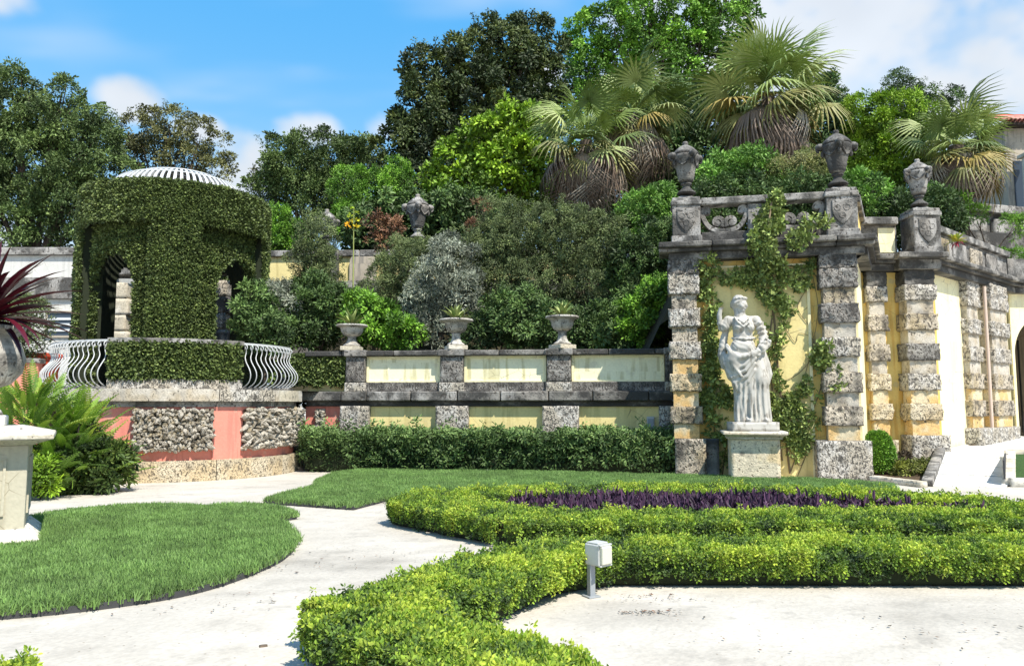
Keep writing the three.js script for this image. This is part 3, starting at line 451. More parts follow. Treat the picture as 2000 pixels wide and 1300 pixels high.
// ------------------------------------------------------------------ the ivy-covered garden pavilion with its lattice dome
{
  const c = at(333, 790, 20), o = thing('garden_gazebo', 'round gazebo entirely covered in clipped ivy, with arched openings and a low white lattice dome', 'gazebo', [c.x, 1.8, c.z]);
  const face = Math.atan2(-c.x, -c.z), R = 1.98, top = 4.98, band = 4.10, r = rng(61), open = [[-0.83, 0.37], [0.83, 0.37], [2.40, 0.22], [-2.40, 0.22]];
  const arch = (a) => { let y = 0; for (const [m, w] of open) { let d = Math.abs(a - face - m) % (2 * Math.PI); if (d > Math.PI) d = 2 * Math.PI - d; if (d < w) y = Math.max(y, 2.55 + 0.9 * Math.sqrt(1 - (d / w) ** 2)); } return y; };
  const walls = [], N = 150; for (let i = 0; i < N; i++) { const a = -Math.PI + i / N * 2 * Math.PI, b = a + 2 * Math.PI / N, y = Math.max(arch(a + 0.001), arch(b - 0.001)); walls.push(arcBox(R - 0.22, R, y, top - 0.1, a, b, 1)); }
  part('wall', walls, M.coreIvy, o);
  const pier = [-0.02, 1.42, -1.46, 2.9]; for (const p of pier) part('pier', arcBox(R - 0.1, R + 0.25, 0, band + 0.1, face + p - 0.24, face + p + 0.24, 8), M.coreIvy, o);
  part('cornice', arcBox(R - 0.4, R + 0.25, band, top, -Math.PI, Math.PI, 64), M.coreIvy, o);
  part('floor', arcBox(0.02, R, 0, 0.05, -Math.PI, Math.PI, 32), M.smooth, o);
  // clipped ivy over everything outside
  const L = [], leafAt = (a, y, k, ny, b = 1) => L.push([Math.sin(a) * k, y, Math.cos(a) * k, Math.sin(a) + 0.9 * (r() - 0.5), ny + 0.5 * (r() - 0.5), Math.cos(a) + 0.9 * (r() - 0.5), 0.42 + 0.5 * r(), b * (0.75 + 0.5 * r())]);
  const onPier = (a) => pier.some((p) => { let d = Math.abs(a - face - p) % (2 * Math.PI); if (d > Math.PI) d = 2 * Math.PI - d; return d < 0.25; });
  for (let i = 0; i < 46000; i++) { const a = face + (r() - 0.5) * 4.2, y = r() * band, n = fb3(a * 6 + 40, y * 2.2, 5); if (onPier(a)) { if (y < 0.9 && n > 0.62) continue; leafAt(a, y, R + 0.26 + 0.06 * r() + 0.08 * (n - 0.5), 0.3, 0.7 + 0.6 * n); } else if (y > arch(a) + 0.03 && !(y < 1.0 && n > 0.52)) leafAt(a, y, R + 0.0 + 0.05 * r() + 0.06 * (n - 0.5), 0.3, 0.7 + 0.6 * n); }
  for (let i = 0; i < 21000; i++) { const a = face + (r() - 0.5) * 4.4, y = lerp(band - 0.06, top + 0.04, r()); leafAt(a, y, R + 0.26 + 0.06 * r() + 0.1 * (fb3(a * 7 + 40, y * 3, 2) - 0.5), 0.35); }
  for (let i = 0; i < 6000; i++) { const a = (r() - 0.5) * 6.28, k = lerp(R - 0.45, R + 0.29, Math.sqrt(r())); leafAt(a, top + 0.05 * r() + (k > R + 0.16 ? -0.04 : 0.02), k, 2.5); }
  for (let i = 0; i < 1500; i++) { const m = open[r() < 0.5 ? 0 : 1], d = (r() * 2 - 1), a = face + m[0] + d * m[1]; const y = 2.55 + 0.9 * Math.sqrt(1 - d * d); leafAt(a, y - 0.02 * r() - (r() < 0.06 ? 0.15 * r() : 0), R - 0.1 + 0.14 * r(), -0.4); }
  for (const s of [-1, 1]) for (let i = 0; i < 700; i++) { const m = open[r() < 0.5 ? 0 : 1], a = face + m[0] + s * m[1] * (0.985 + 0.03 * r()), y = 0.1 + 2.35 * r(); leafAt(a, y, R - 0.12 + 0.16 * r(), 0); }
  scatter('ivy', o, SPR.ivy, M.leaf, L, PAL.ivy, 62);
  // lattice dome: white slats from a ring to the crown
  const RD = 1.80, rise = 0.76, pr = (t) => { const q = t * 1.05; return [RD * Math.cos(q * 1.45), rise * Math.sin(q * 1.45)]; };
  part('dome_ring', [uvm(new THREE.TorusGeometry(RD, 0.035, 6, 48).rotateX(Math.PI / 2).translate(0, top + 0.07, 0)), uvm(new THREE.TorusGeometry(RD * 0.55, 0.02, 5, 40).rotateX(Math.PI / 2).translate(0, top + 0.07 + rise * 0.83, 0)), uvm(new THREE.TorusGeometry(RD * 0.83, 0.02, 5, 44).rotateX(Math.PI / 2).translate(0, top + 0.07 + rise * 0.55, 0))], M.iron, o);
  const slat = (() => { const P = [], n = 8, pts = []; for (let i = 0; i <= n; i++) { const [k, y] = pr(i / n * 0.98); pts.push([k, top + 0.07 + y, lerp(0.042, 0.010, i / n)]); } const g = []; for (let i = 0; i < n; i++) { const [k, y, w] = pts[i], [k2, y2, w2] = pts[i + 1]; const q = [[-w, y, k], [w, y, k], [w2, y2, k2], [-w2, y2, k2]], t = q.map(([a, b, cc]) => [a, b - 0.03, cc - 0.01]); for (const f of [[q[0], q[1], q[2], q[3]], [t[3], t[2], t[1], t[0]], [q[1], t[1], t[2], q[2]], [t[0], q[0], q[3], t[3]]]) P.push(...f[0], ...f[1], ...f[2], ...f[0], ...f[2], ...f[3]); } const b = new THREE.BufferGeometry(); b.setAttribute('position', new THREE.Float32BufferAttribute(P, 3)); b.computeVertexNormals(); return uvm(b); })();
  for (let i = 0; i < 72; i++) part('dome_slat', slat, M.iron, o).rotation.y = i / 72 * 2 * Math.PI;
  part('dome_cap', uvm(new THREE.SphereGeometry(0.16, 14, 6, 0, 6.3, 0, 1.2).translate(0, top + 0.07 + rise - 0.13, 0)), M.iron, o);
}
// ------------------------------------------------------------------ rusticated pilasters
// spec: local x range, front z, list of [y0, y1, rough?, material]
function pilaster(o, x0, x1, z, rows, seed, name = 'pilaster_block') {
  for (let [y0, y1, kind, mat] of rows) { seed++; const w = x1 - x0, k = kind === 'rough'; if (mat === M.coral && (seed * 7) % 5 < 2) mat = M.coralB;
    if (k) part(name, put(rough(w, y1 - y0, 0.44, 0.045, seed, 0.04, 13), (x0 + x1) / 2, (y0 + y1) / 2, z - 0.17), mat, o); else part(kind === 'base' ? 'pilaster_base' : 'pilaster_shaft', kind === 'base' ? put(rough(w + 0.1, y1 - y0, 0.5, 0.014, seed, 0.08), (x0 + x1) / 2, (y0 + y1) / 2, z - 0.18) : rb(w - 0.12, y1 - y0, 0.36, (x0 + x1) / 2, (y0 + y1) / 2, z - 0.18, 0.01), mat, o); }
}
// a carved post of the balustrade
function post(o, x0, x1, y0, y1, z, mat) {
  const cx = (x0 + x1) / 2, w = x1 - x0, d = w, q = part('post', [rb(w, y1 - y0, d, cx, (y0 + y1) / 2, z - d / 2, 0.02), rb(w + 0.05, 0.16, d + 0.05, cx, y0 + 0.08, z - d / 2, 0.02), rb(w + 0.06, 0.11, d + 0.06, cx, y1 - 0.13, z - d / 2, 0.03)], mat, o);
  const s = new THREE.Shape(), hw = w * 0.30, t = y1 - 0.27, b = y0 + 0.26; s.moveTo(-hw, t); s.lineTo(hw, t); s.lineTo(hw, lerp(t, b, 0.45)); s.quadraticCurveTo(hw * 0.9, lerp(t, b, 0.75), 0, b); s.quadraticCurveTo(-hw * 0.9, lerp(t, b, 0.75), -hw, lerp(t, b, 0.45)); s.lineTo(-hw, t);
  part('carved_shield', [uvm(new THREE.ExtrudeGeometry(s, { depth: 0.02, bevelSize: 0.012, bevelThickness: 0.014, bevelSegments: 2 }).translate(cx, 0, z - 0.004)), ...[-0.5, 0, 0.5].map((k) => uvm(new THREE.TorusGeometry(hw * 0.34, 0.012, 5, 12).translate(cx + k * hw * 1.0, lerp(t, b, k ? 0.3 : 0.62), z + 0.028)))], mat, q);
  part('post_cap', uvm(new THREE.CylinderGeometry(w * 0.26, w * 0.74, 0.15, 4, 1).rotateY(Math.PI / 4).translate(cx, y1 - 0.075 + 0.075, z - d / 2)), mat, o);
}
function ribbon(pts, w, depth) {     // a flat band bent along a plane curve
  const c = new THREE.CatmullRomCurve3(pts.map((p) => new THREE.Vector3(p[0], p[1], 0))), n = pts.length * 4, s = new THREE.Shape(), L = [], R = [];
  for (let i = 0; i <= n; i++) { const p = c.getPoint(i / n), t = c.getTangent(i / n), k = (w[0] + (w[1] - w[0]) * i / n) / 2; L.push([p.x - t.y * k, p.y + t.x * k]); R.unshift([p.x + t.y * k, p.y - t.x * k]); }
  [...L, ...R].forEach(([x, y], i) => i ? s.lineTo(x, y) : s.moveTo(x, y)); return uvm(new THREE.ExtrudeGeometry(s, { depth, bevelSize: 0.008, bevelThickness: 0.008, bevelSegments: 1 }));
}
// an openwork panel of two mirrored scrolls within x0..x1, y0..y1
function scrollPanel(o, x0, x1, y0, y1, z, mat) {
  const cx = (x0 + x1) / 2, w = (x1 - x0) / 2, h = y1 - y0, g = [];
  const spiral = (sx, sy, rad, a0, dir, turns) => { const p = []; for (let i = 0; i <= 10; i++) { const t = i / 10, a = a0 + dir * turns * 6.283 * t, k = rad * (1 - 0.75 * t); p.push([sx + Math.cos(a) * k, sy + Math.sin(a) * k]); } return p; };
  for (const m of [-1, 1]) {
    const X = (u) => cx + m * u * w, outer = [[0.0, 0.02], [0.3, 0.05], [0.62, 0.16], [0.85, 0.40], [0.95, 0.68]].map(([u, v]) => [X(u), y0 + v * h]);
    const up = spiral(X(0.80), y0 + 0.80 * h, 0.15 * h * 1.05, m > 0 ? 0 : Math.PI, m, 0.95); g.push(ribbon([...outer.slice(0, -1), ...up], [0.085, 0.05], 0.16).translate(0, 0, z));
    const inn = spiral(X(0.30), y0 + 0.36 * h, 0.23 * h, m > 0 ? Math.PI * 1.25 : -Math.PI * 0.25, -m, 1.1); g.push(ribbon(inn, [0.075, 0.05], 0.16).translate(0, 0, z + 0.004));
    for (const [u, v, k] of [[0.80, 0.80, 0.04], [0.30, 0.36, 0.045]]) g.push(uvm(new THREE.CylinderGeometry(k, k, 0.17, 14).rotateX(Math.PI / 2).translate(X(u), y0 + v * h, z + 0.085)));
  }
  part('scroll_panel', g, mat, o);
}
// ------------------------------------------------------------------ the statue bay
const bayTurn = turnOf(PL, PR), bayX = (px, py = 790) => along(PL, PR, px, py), bayW = Math.hypot(PR[0] - PL[0], PR[1] - PL[1]);
{
  const o = thing('garden_pavilion_wall', 'tall yellow wall bay with banded coral pilasters behind the marble statue', 'wall', [PL[0], 0, PL[1]], bayTurn);
  const X = bayX, W = bayW;
  part('stucco', span(0.1, W - 0.14, 0, 4.56, -0.55, -0.16), M.gold, o);
  part('niche_panel', span(X(1398), X(1590), 0.02, 4.40, -0.16, -0.12), M.yellow, o); part('panel_moulding', [span(X(1586), X(1592), 0.02, 4.42, -0.12, -0.09), span(X(1398), X(1586), 4.40, 4.44, -0.12, -0.09)], M.cream, o);
  const Y = (py) => hgt(py, 15.55), YL = (py) => hgt(py, 16.25), c = M.coral, cd = M.coralDark;
  const right = [[495, 524, 'rough', cd], [525, 562, 'rough', cd], [562, 593, 's', c], [593, 630, 'rough', cd], [630, 659, 's', M.smooth], [659, 696, 'rough', c], [696, 727, 's', M.smooth], [727, 766, 'rough', c], [766, 794, 's', M.smooth], [794, 831, 'rough', c], [831, 860, 's', M.smoothTan]];
  pilaster(o, X(1608), X(1683), 0.10, right.map(([a, b, k, m]) => [Y(b), Y(a), k, m]), 210);
  const left = [[510, 537, 'rough', cd], [537, 576, 'rough', c], [576, 604, 's', c], [604, 639, 'rough', c], [639, 668, 's', c], [668, 702, 'rough', c], [702, 731, 's', M.smoothTan], [731, 764, 'rough', M.coralTan], [764, 794, 's', M.smoothTan], [794, 827, 'rough', M.coral], [827, 856, 's', M.smoothTan]];
  pilaster(o, X(1310), X(1371), 0.10, left.map(([a, b, k, m]) => [YL(b), YL(a), k, m]), 240);
  pilaster(o, X(1594), X(1690), 0.16, [[0, Y(860), 'base', c]], 260); pilaster(o, X(1322), X(1372), 0.16, [[0, YL(856), 'base', c]], 262); part('pilaster_base', put(rough(X(1402) - X(1372), YL(856), 0.3, 0.012, 264), (X(1402) + X(1372)) / 2, YL(856) / 2, -0.02), M.blackened, o);
  // cornice and balustrade
  part('architrave', [span(-0.02, W + 0.02, 4.555, 4.72, -0.5, 0.16, 0.02)], M.blackened, o);
  let x = -0.22; for (const j of [1.1, 1.25, 1.2, 2]) { const n = Math.min(W + 0.2, x + j); part('cornice_stone', [span(x, n - 0.01, 4.72, 4.80, -0.5, 0.27, 0.02), span(x, n - 0.01, 4.80, 4.92, -0.5, 0.38, 0.03)], M.blackened, o); x = n; }
  const z = 0.16; post(o, X(1314, 470), X(1369, 470), 4.92, 5.92, z, M.weathered); post(o, X(1612, 420), X(1673, 420), 4.92, 5.94, z, M.weathered);
  const p0 = X(1369, 420), p1 = X(1612, 420);
  part('bottom_rail', span(p0, p1, 4.92, 5.16, -0.22, 0.05, 0.02), M.blackened, o); part('top_rail', span(p0, p1, 5.74, 5.90, -0.26, 0.10, 0.035), M.weathered, o);
  part('middle_block', rb(0.42, 0.58, 0.24, X(1481, 420), 5.45, -0.09, 0.02), M.weathered, o);
  scrollPanel(o, p0 + 0.02, X(1481, 420) - 0.22, 5.17, 5.735, -0.17, M.weathered); scrollPanel(o, X(1481, 420) + 0.22, p1 - 0.02, 5.17, 5.735, -0.17, M.weathered);
  part('terrace', span(0, W, 4.6, 4.9, -2.2, -0.5), M.smooth, o);
}
// the splayed side, the second bay and the long oblique wall to the arch
function bay(name, label, A, B, body) { const o = thing(name, label, 'wall', [A[0], 0, A[1]], turnOf(A, B)), L = Math.hypot(B[0] - A[0], B[1] - A[1]); body(o, L, (px, py) => along(A, B, px, py)); return o; }
const entab = (o, L, e0 = 0, e1 = 0) => { part('architrave', span(-e0 * 0.4, L + e1 * 0.4, 4.555, 4.72, -0.5, 0.10, 0.02), M.blackened, o); part('cornice_stone', [span(-e0 * 0.7, L + e1 * 0.7, 4.722, 4.80, -0.5, 0.20, 0.02), span(-e0, L + e1, 4.80, 4.92, -0.5, 0.30, 0.03)], M.blackened, o); };
bay('return_wall', 'narrow sunlit cream side wall that turns back from the statue bay', S0, S1, (o, L) => {
  part('stucco', span(0.02, L + 0.1, 0, 4.56, -0.5, -0.14), M.cream, o); entab(o, L - 0.12, -0.02, 0);
  part('parapet', span(0.25, L, 4.92, 5.72, -0.35, -0.1), M.gold, o); part('top_rail', span(0.2, L, 5.72, 5.88, -0.4, 0.0, 0.03), M.weathered, o); part('bottom_rail', span(0.2, L, 4.922, 5.12, -0.4, -0.02, 0.02), M.weathered, o);
});
bay('second_bay_wall', 'shaded yellow wall bay with two banded pilasters right of the round green bush', S1, S2, (o, L, X) => {
  part('stucco', span(-0.2, L + 0.1, 0, 4.56, -0.5, -0.16), M.gold, o); entab(o, L, 0.05, 0.15);
  const Y = (py) => hgt(py, 17.4), rows = (o1) => [[558, 588, 'rough', M.coral], [588, 614, 's', M.smooth], [614, 645, 'rough', M.coral], [645, 672, 's', M.smooth], [672, 704, 'rough', o1 ? M.coralDark : M.coral], [704, 730, 's', M.smooth], [730, 762, 'rough', o1 ? M.coral : M.coralTan], [762, 788, 's', M.smoothTan], [788, 820, 'rough', M.coralTan], [820, 850, 's', M.smoothTan]].map(([a, b, k, m]) => [Y(b), Y(a), k, m]);
  pilaster(o, X(1702), X(1743), -0.02, rows(0), 310); pilaster(o, X(1765), X(1828), 0.24, rows(1), 340); pilaster(o, X(1768), X(1826), 0.20, [[4.2, 4.56, 'rough', M.blackened]], 352); pilaster(o, X(1702), X(1743), -0.04, [[4.2, 4.56, 'rough', M.blackened]], 354);
  pilaster(o, X(1768), X(1834), 0.26, [[0, 0.82, 'base', M.coral]], 360); pilaster(o, X(1704), X(1745), 0, [[0, 0.7, 'base', M.coralTan]], 362);
  part('cornice_projection', [span(X(1755), X(1838), 4.555, 4.79, -0.1, 0.34, 0.02), span(X(1748), X(1846), 4.79, 4.925, -0.1, 0.52, 0.03)], M.blackened, o);
  post(o, X(1772, 440), X(1824, 440), 4.925, 5.98, 0.30, M.weathered);
  part('parapet', span(-0.05, X(1772), 4.92, 5.66, -0.3, -0.12), M.weathered, o); part('parapet_panel', span(X(1735), X(1768), 5.02, 5.6, -0.12, -0.10), M.cream, o); part('top_rail', span(-0.1, X(1772), 5.66, 5.84, -0.38, 0.02, 0.03), M.weathered, o);
});
bay('oblique_wall', 'sunlit cream wall running back beside the sloping path to the dark archway', S2, S3, (o, L, X) => {
  part('stucco', span(-0.1, L, 0, 4.56, -0.5, -0.16), M.cream, o); entab(o, L, 0.1, 0.1);
  const Y = (py) => hgt(py, 19.6), rows = [[555, 575, 'rough', M.coral], [575, 604, 'rough', M.coral], [604, 628, 's', M.smooth], [628, 656, 'rough', M.coral], [656, 680, 's', M.smooth], [680, 708, 'rough', M.coral], [708, 731, 's', M.smooth], [731, 760, 'rough', M.coral], [760, 782, 's', M.smoothTan], [782, 812, 'rough', M.coral], [812, 834, 's', M.smoothTan]].map(([a, b, k, m]) => [Y(b), Y(a), k, m]);
  pilaster(o, X(1900), X(1924), -0.02, rows, 410); pilaster(o, X(1934), X(1968), 0.12, rows, 430); pilaster(o, X(1898), X(1972), 0.14, [[0.3, Y(834), 'base', M.coral]], 450);
  part('drain_pipe', limb([[X(1929), 0.5, 0.08, 0.045], [X(1929), 2.5, 0.08, 0.045], [X(1929), 4.5, 0.08, 0.045]], 8), plain(0.62, 0.48, 0.39, 0.7), o);
  part('parapet', span(0, L, 4.92, 5.55, -0.34, -0.08), M.weathered, o); part('top_rail', span(-0.1, L, 5.55, 5.72, -0.42, 0.03, 0.03), M.weathered, o);
  for (let i = 0; i < 4; i++) part('parapet_panel', rb(0.85, 0.46, 0.06, 0.75 + i * 1.12, 5.24, -0.07, 0.02), i % 2 ? M.weathered : M.coralB, o);
});
bay('archway_wall', 'wall with a dark arched passage at the end of the sloping path', S3, S4, (o, L) => {
  const s = new THREE.Shape(); s.moveTo(0, 0); s.lineTo(L, 0); s.lineTo(L, 4.56); s.lineTo(0, 4.56); s.lineTo(0, 0); const h = new THREE.Path(); h.moveTo(0.08, 0.3); h.lineTo(0.08, 2.9); h.absarc(1.18, 2.9, 1.1, Math.PI, 0, true); h.lineTo(2.28, 0.3); h.lineTo(0.08, 0.3); s.holes.push(h);
  part('stucco', uvm(new THREE.ExtrudeGeometry(s, { depth: 0.5, bevelEnabled: false, curveSegments: 18 }).translate(0, 0, -0.6)), M.cream, o); entab(o, L, 0.05, 0);
  part('passage', [span(-0.1, 2.6, 0.3, 4.2, -3.6, -3.5), span(-0.2, -0.1, 0.3, 4.2, -3.5, -0.6), span(2.5, 2.6, 0.3, 4.2, -3.5, -0.6), span(-0.2, 2.6, 4.2, 4.3, -3.6, -0.6)], M.grey, o);
  part('parapet', span(0, L, 4.92, 5.55, -0.34, -0.08), M.weathered, o);
  part('passage_gate', Array.from({ length: 9 }, (_, i) => span(0.2 + i * 0.25, 0.23 + i * 0.25, 0.7, 3.4, -1.5, -1.46)), M.dark, o);
});

// ------------------------------------------------------------------ stone urns
function finial(label, x, y, z, k, turn, mat) {      // lidded urn with scrolled lugs, k = height in metres
  const o = thing('lidded_urn', label, 'urn', [x, y, z], turn, 'lidded stone urns on the parapets'), S = (p) => p.map(([r, h]) => [r * k, h * k]);
  part('foot', lathe(S([[0, 0], [0.17, 0], [0.165, 0.03], [0.12, 0.07], [0.085, 0.10], [0.065, 0.14], [0.075, 0.165], [0.10, 0.175], [0.10, 0.20], [0.06, 0.21], [0, 0.21]])), mat, o);
  part('body', lathe(S([[0, 0.20], [0.07, 0.205], [0.125, 0.24], [0.145, 0.29], [0.14, 0.315], [0.155, 0.33], [0.165, 0.42], [0.195, 0.54], [0.225, 0.61], [0.25, 0.66], [0.255, 0.70], [0.23, 0.725], [0.2, 0.73], [0, 0.73]])), mat, o);
  part('lid', lathe(S([[0, 0.72], [0.235, 0.725], [0.25, 0.745], [0.225, 0.78], [0.17, 0.84], [0.115, 0.885], [0.07, 0.915], [0.045, 0.925], [0.05, 0.945], [0.055, 0.965], [0.04, 0.99], [0, 1.0]])), mat, o);
  for (let i = 0; i < 4; i++) { const g = mergeGeometries([uvm(new THREE.SphereGeometry(0.075 * k, 10, 8).scale(1, 0.9, 1.25).translate(0, 0.70 * k, 0.265 * k)), uvm(new THREE.TorusGeometry(0.045 * k, 0.022 * k, 6, 12, 4.6).rotateY(Math.PI / 2).translate(0, 0.655 * k, 0.285 * k)), uvm(new THREE.SphereGeometry(0.035 * k, 8, 6).scale(1, 1.8, 1).translate(0, 0.57 * k, 0.235 * k))]); part('lug', g, mat, o).rotation.y = i * Math.PI / 2; }
  for (let i = 0; i < 4; i++) part('garland', limb([0, 0.25, 0.5, 0.75, 1].map((t) => { const a = (i + 0.12 + 0.76 * t) * Math.PI / 2, s = 0.62 - 0.1 * Math.sin(t * Math.PI), r = 0.225 - 0.05 * Math.sin(t * Math.PI) + 0.01; return [Math.sin(a) * r * k, s * k, Math.cos(a) * r * k, 0.022 * k]; }), 6, 2), mat, o);
  return o;
}
{
  const f = (A, B, px, py, zl) => { const s = along(A, B, px, py), L = Math.hypot(B[0] - A[0], B[1] - A[1]), t = s / L, n = turnOf(A, B); return [lerp(A[0], B[0], t) + Math.sin(n) * zl, lerp(A[1], B[1], t) + Math.cos(n) * zl]; };
  let p = f(PL, PR, 1342, 420, -0.12); finial('dark lidded stone urn on the balustrade post at the left end above the statue bay', p[0], 6.05, p[1], 1.18, bayTurn + 0.5, M.blackened);
  p = f(PL, PR, 1642, 400, -0.16); finial('tall lidded stone urn on the corner post above the right pilaster of the statue bay', p[0], 6.07, p[1], 1.2, bayTurn, M.blackened);
  p = f(S1, S2, 1798, 440, -0.0); finial('lidded stone urn on the carved post over the second bay, before the bright green tree', p[0], 6.10, p[1], 1.12, 0.3, M.weathered);
  let q = at(815, 470, 25); finial('grey lidded urn on the hillside wall among the shrubs', q.x, q.y + 0.08, q.z, 1.5, 0.2, M.weathered);
  q = at(637, 480, 25.5); finial('lidded urn almost hidden by a grey-green shrub, only its lid showing', q.x, q.y - 0.05, q.z, 1.32, 0.6, M.weathered);
}
// spiky rosette: tapering leaves, each a mesh of its own
function bladeGeo(L, W, bend, seg = 5, fold = 0.25) {
  const P = []; const q = (t) => { const a = bend * t; const z = bend ? Math.sin(a) / bend * L : t * L, y = bend ? (Math.cos(a) - 1) / bend * L : 0, w = W * Math.pow(Math.sin(Math.PI * (0.18 + 0.82 * t) ), 0.8) * (t > 0.99 ? 0 : 1); return [[-w / 2, y + fold * w, z], [0, y, z], [w / 2, y + fold * w, z]]; };
  for (let i = 0; i < seg; i++) { const a = q(i / seg), b = q((i + 1) / seg); for (const k of [0, 1]) P.push(...a[k], ...a[k + 1], ...b[k + 1], ...a[k], ...b[k + 1], ...b[k]); }
  const g = new THREE.BufferGeometry(); g.setAttribute('position', new THREE.Float32BufferAttribute(P, 3)); g.computeVertexNormals(); return uvm(g);
}
function rosette(parent, n, geos, mats, y, seed, e0, e1, name = 'leaf') {
  const r = rng(seed); for (let i = 0; i < n; i++) { const m = part(name, geos[Math.floor(r() * geos.length)], mats[Math.floor(r() * mats.length)], parent), t = i / n; m.position.set(0, y, 0); m.rotation.set(-lerp(e0, e1, t) - 0.15 * (r() - 0.5), i * 2.39996 + r() * 0.4, 0.2 * (r() - 0.5), 'YXZ'); m.scale.setScalar(0.8 + 0.35 * r()); }
}
{
  const L = [[685, 686, 622, 'planted stone bowl urn nearest the ivy-clad parapet, a loose spiky plant in it', 0.36, 0.62], [890, 684, 612, 'planted stone bowl urn between the other two, a dense fan of yellow-green spikes in it', 0.39, 0.72], [1099, 680, 604, 'planted stone bowl urn nearest the statue bay, a small pale tuft in it', 0.375, 0.76]];
  const green = [plain(0.26, 0.32, 0.09, 0.6), plain(0.36, 0.40, 0.13, 0.6), plain(0.15, 0.22, 0.06, 0.6)];
  L.forEach(([px, y0, y1, label, rad, H], i) => {
    const s = along(WA, WB, px, 690) / wallW, x = lerp(WA[0], WB[0], s), z = lerp(WA[1], WB[1], s) - 0.08, o = thing('planted_urn', label, 'planter', [x, 2.775, z], 0.3 * i, 'planted bowl urns on the terrace wall');
    part('plinth', rb(0.46, 0.1, 0.46, 0, 0.05, 0, 0.015), M.pale, o);
    part('foot', lathe([[0, 0.1], [0.21, 0.1], [0.2, 0.14], [0.14, 0.18], [0.105, 0.25], [0.095, H * 0.5], [0.12, H * 0.55], [0.0, H * 0.56]]), M.urn, o);
    part('bowl', lathe([[0, H * 0.55], [0.13, H * 0.55], [0.21, H * 0.62], [0.255, H * 0.74], [0.27, H * 0.86], [0.30, H * 0.9], [rad, H * 0.93], [rad + 0.02, H * 0.96], [rad, H], [rad - 0.05, H], [0.25, H * 0.92], [0, H * 0.9]], 32), M.urn, o);
    part('soil', new THREE.CylinderGeometry(0.27, 0.27, 0.02, 20).translate(0, H * 0.94, 0), M.soil, o);
    rosette(o, [26, 36, 28][i], [bladeGeo(0.46, 0.07, 0.5), bladeGeo(0.50, 0.065, 1.0), bladeGeo(0.44, 0.08, 0.2)], green, H * 0.93, 700 + i, 1.35, 0.55);
  });
}
// ------------------------------------------------------------------ left pedestal with its urn and bromeliad
{
  const X = -5.83, Z = -8.40, o = thing('stone_pedestal', 'square panelled stone pedestal with a moulded cap, cut by the left edge beside the lawn', 'pedestal', [X, 0, Z], 0.52);
  const K = 0.52, fr = (r1, r0, h, y) => uvm(new THREE.CylinderGeometry(r1 * 1.4142, r0 * 1.4142, h, 4, 1).rotateY(Math.PI / 4).translate(0, y, 0));
  part('foot', [fr(K + 0.02, K + 0.17, 0.15, 0.135), rb(2 * K + 0.36, 0.06, 2 * K + 0.36, 0, 0.03, 0, 0.01)], M.pale, o);
  part('shaft', [rb(2 * K, 0.87, 2 * K, 0, 0.64, 0, 0.012)], M.slabPale, o);
  for (const t of [0, Math.PI / 2]) part('panel_moulding', [put(bx(0.66, 0.025, 0.02, 0, 0.93, K + 0.01), 0, 0, 0, t), put(bx(0.66, 0.025, 0.02, 0, 0.36, K + 0.01), 0, 0, 0, t), put(bx(0.025, 0.545, 0.02, 0.3175, 0.645, K + 0.009), 0, 0, 0, t), put(bx(0.025, 0.545, 0.02, -0.3175, 0.645, K + 0.009), 0, 0, 0, t)], M.slabPale, o);
  part('cap', [fr(K + 0.20, K + 0.03, 0.06, 1.105), rb(2 * K + 0.46, 0.065, 2 * K + 0.46, 0, 1.165, 0, 0.02), fr(K - 0.1, K + 0.2, 0.075, 1.235)], M.pale, o);
  const u = thing('garden_urn', 'grey weathered stone urn on the left pedestal, holding a dark red bromeliad', 'urn', [X, 1.265, Z], 0.52);
  part('plinth', rb(0.56, 0.12, 0.56, 0, 0.06, 0, 0.02), M.white, u); part('foot', lathe([[0, 0.12], [0.25, 0.12], [0.22, 0.18], [0.12, 0.25], [0.1, 0.36], [0.14, 0.40], [0, 0.42]]), M.urn, u);
  part('bowl', lathe([[0, 0.39], [0.14, 0.4], [0.30, 0.46], [0.40, 0.58], [0.43, 0.74], [0.38, 0.90], [0.33, 0.98], [0.40, 1.04], [0.42, 1.09], [0.35, 1.1], [0.25, 1.02], [0, 1.0]], 32), M.urn, u);
  const b = thing('bromeliad', 'large dark red bromeliad with strap leaves, in the grey urn at the left edge', 'plant', [X + 0.05, 2.32, Z]);
  const red = [plain(0.055, 0.006, 0.012, 0.32), plain(0.09, 0.008, 0.018, 0.32), plain(0.035, 0.005, 0.012, 0.32)], big = [bladeGeo(0.92, 0.085, 0.7, 7), bladeGeo(0.84, 0.09, 1.1, 7), bladeGeo(0.98, 0.075, 0.4, 7)];
  rosette(b, 84, big, red, 0.1, 720, 1.35, -0.1);
  rosette(b, 9, [bladeGeo(0.75, 0.08, 1.1, 7)], [plain(0.62, 0.12, 0.05, 0.4), plain(0.5, 0.2, 0.14, 0.4), plain(0.66, 0.22, 0.03, 0.4)], 0.05, 722, -0.25, -0.7, 'orange_leaf');
}
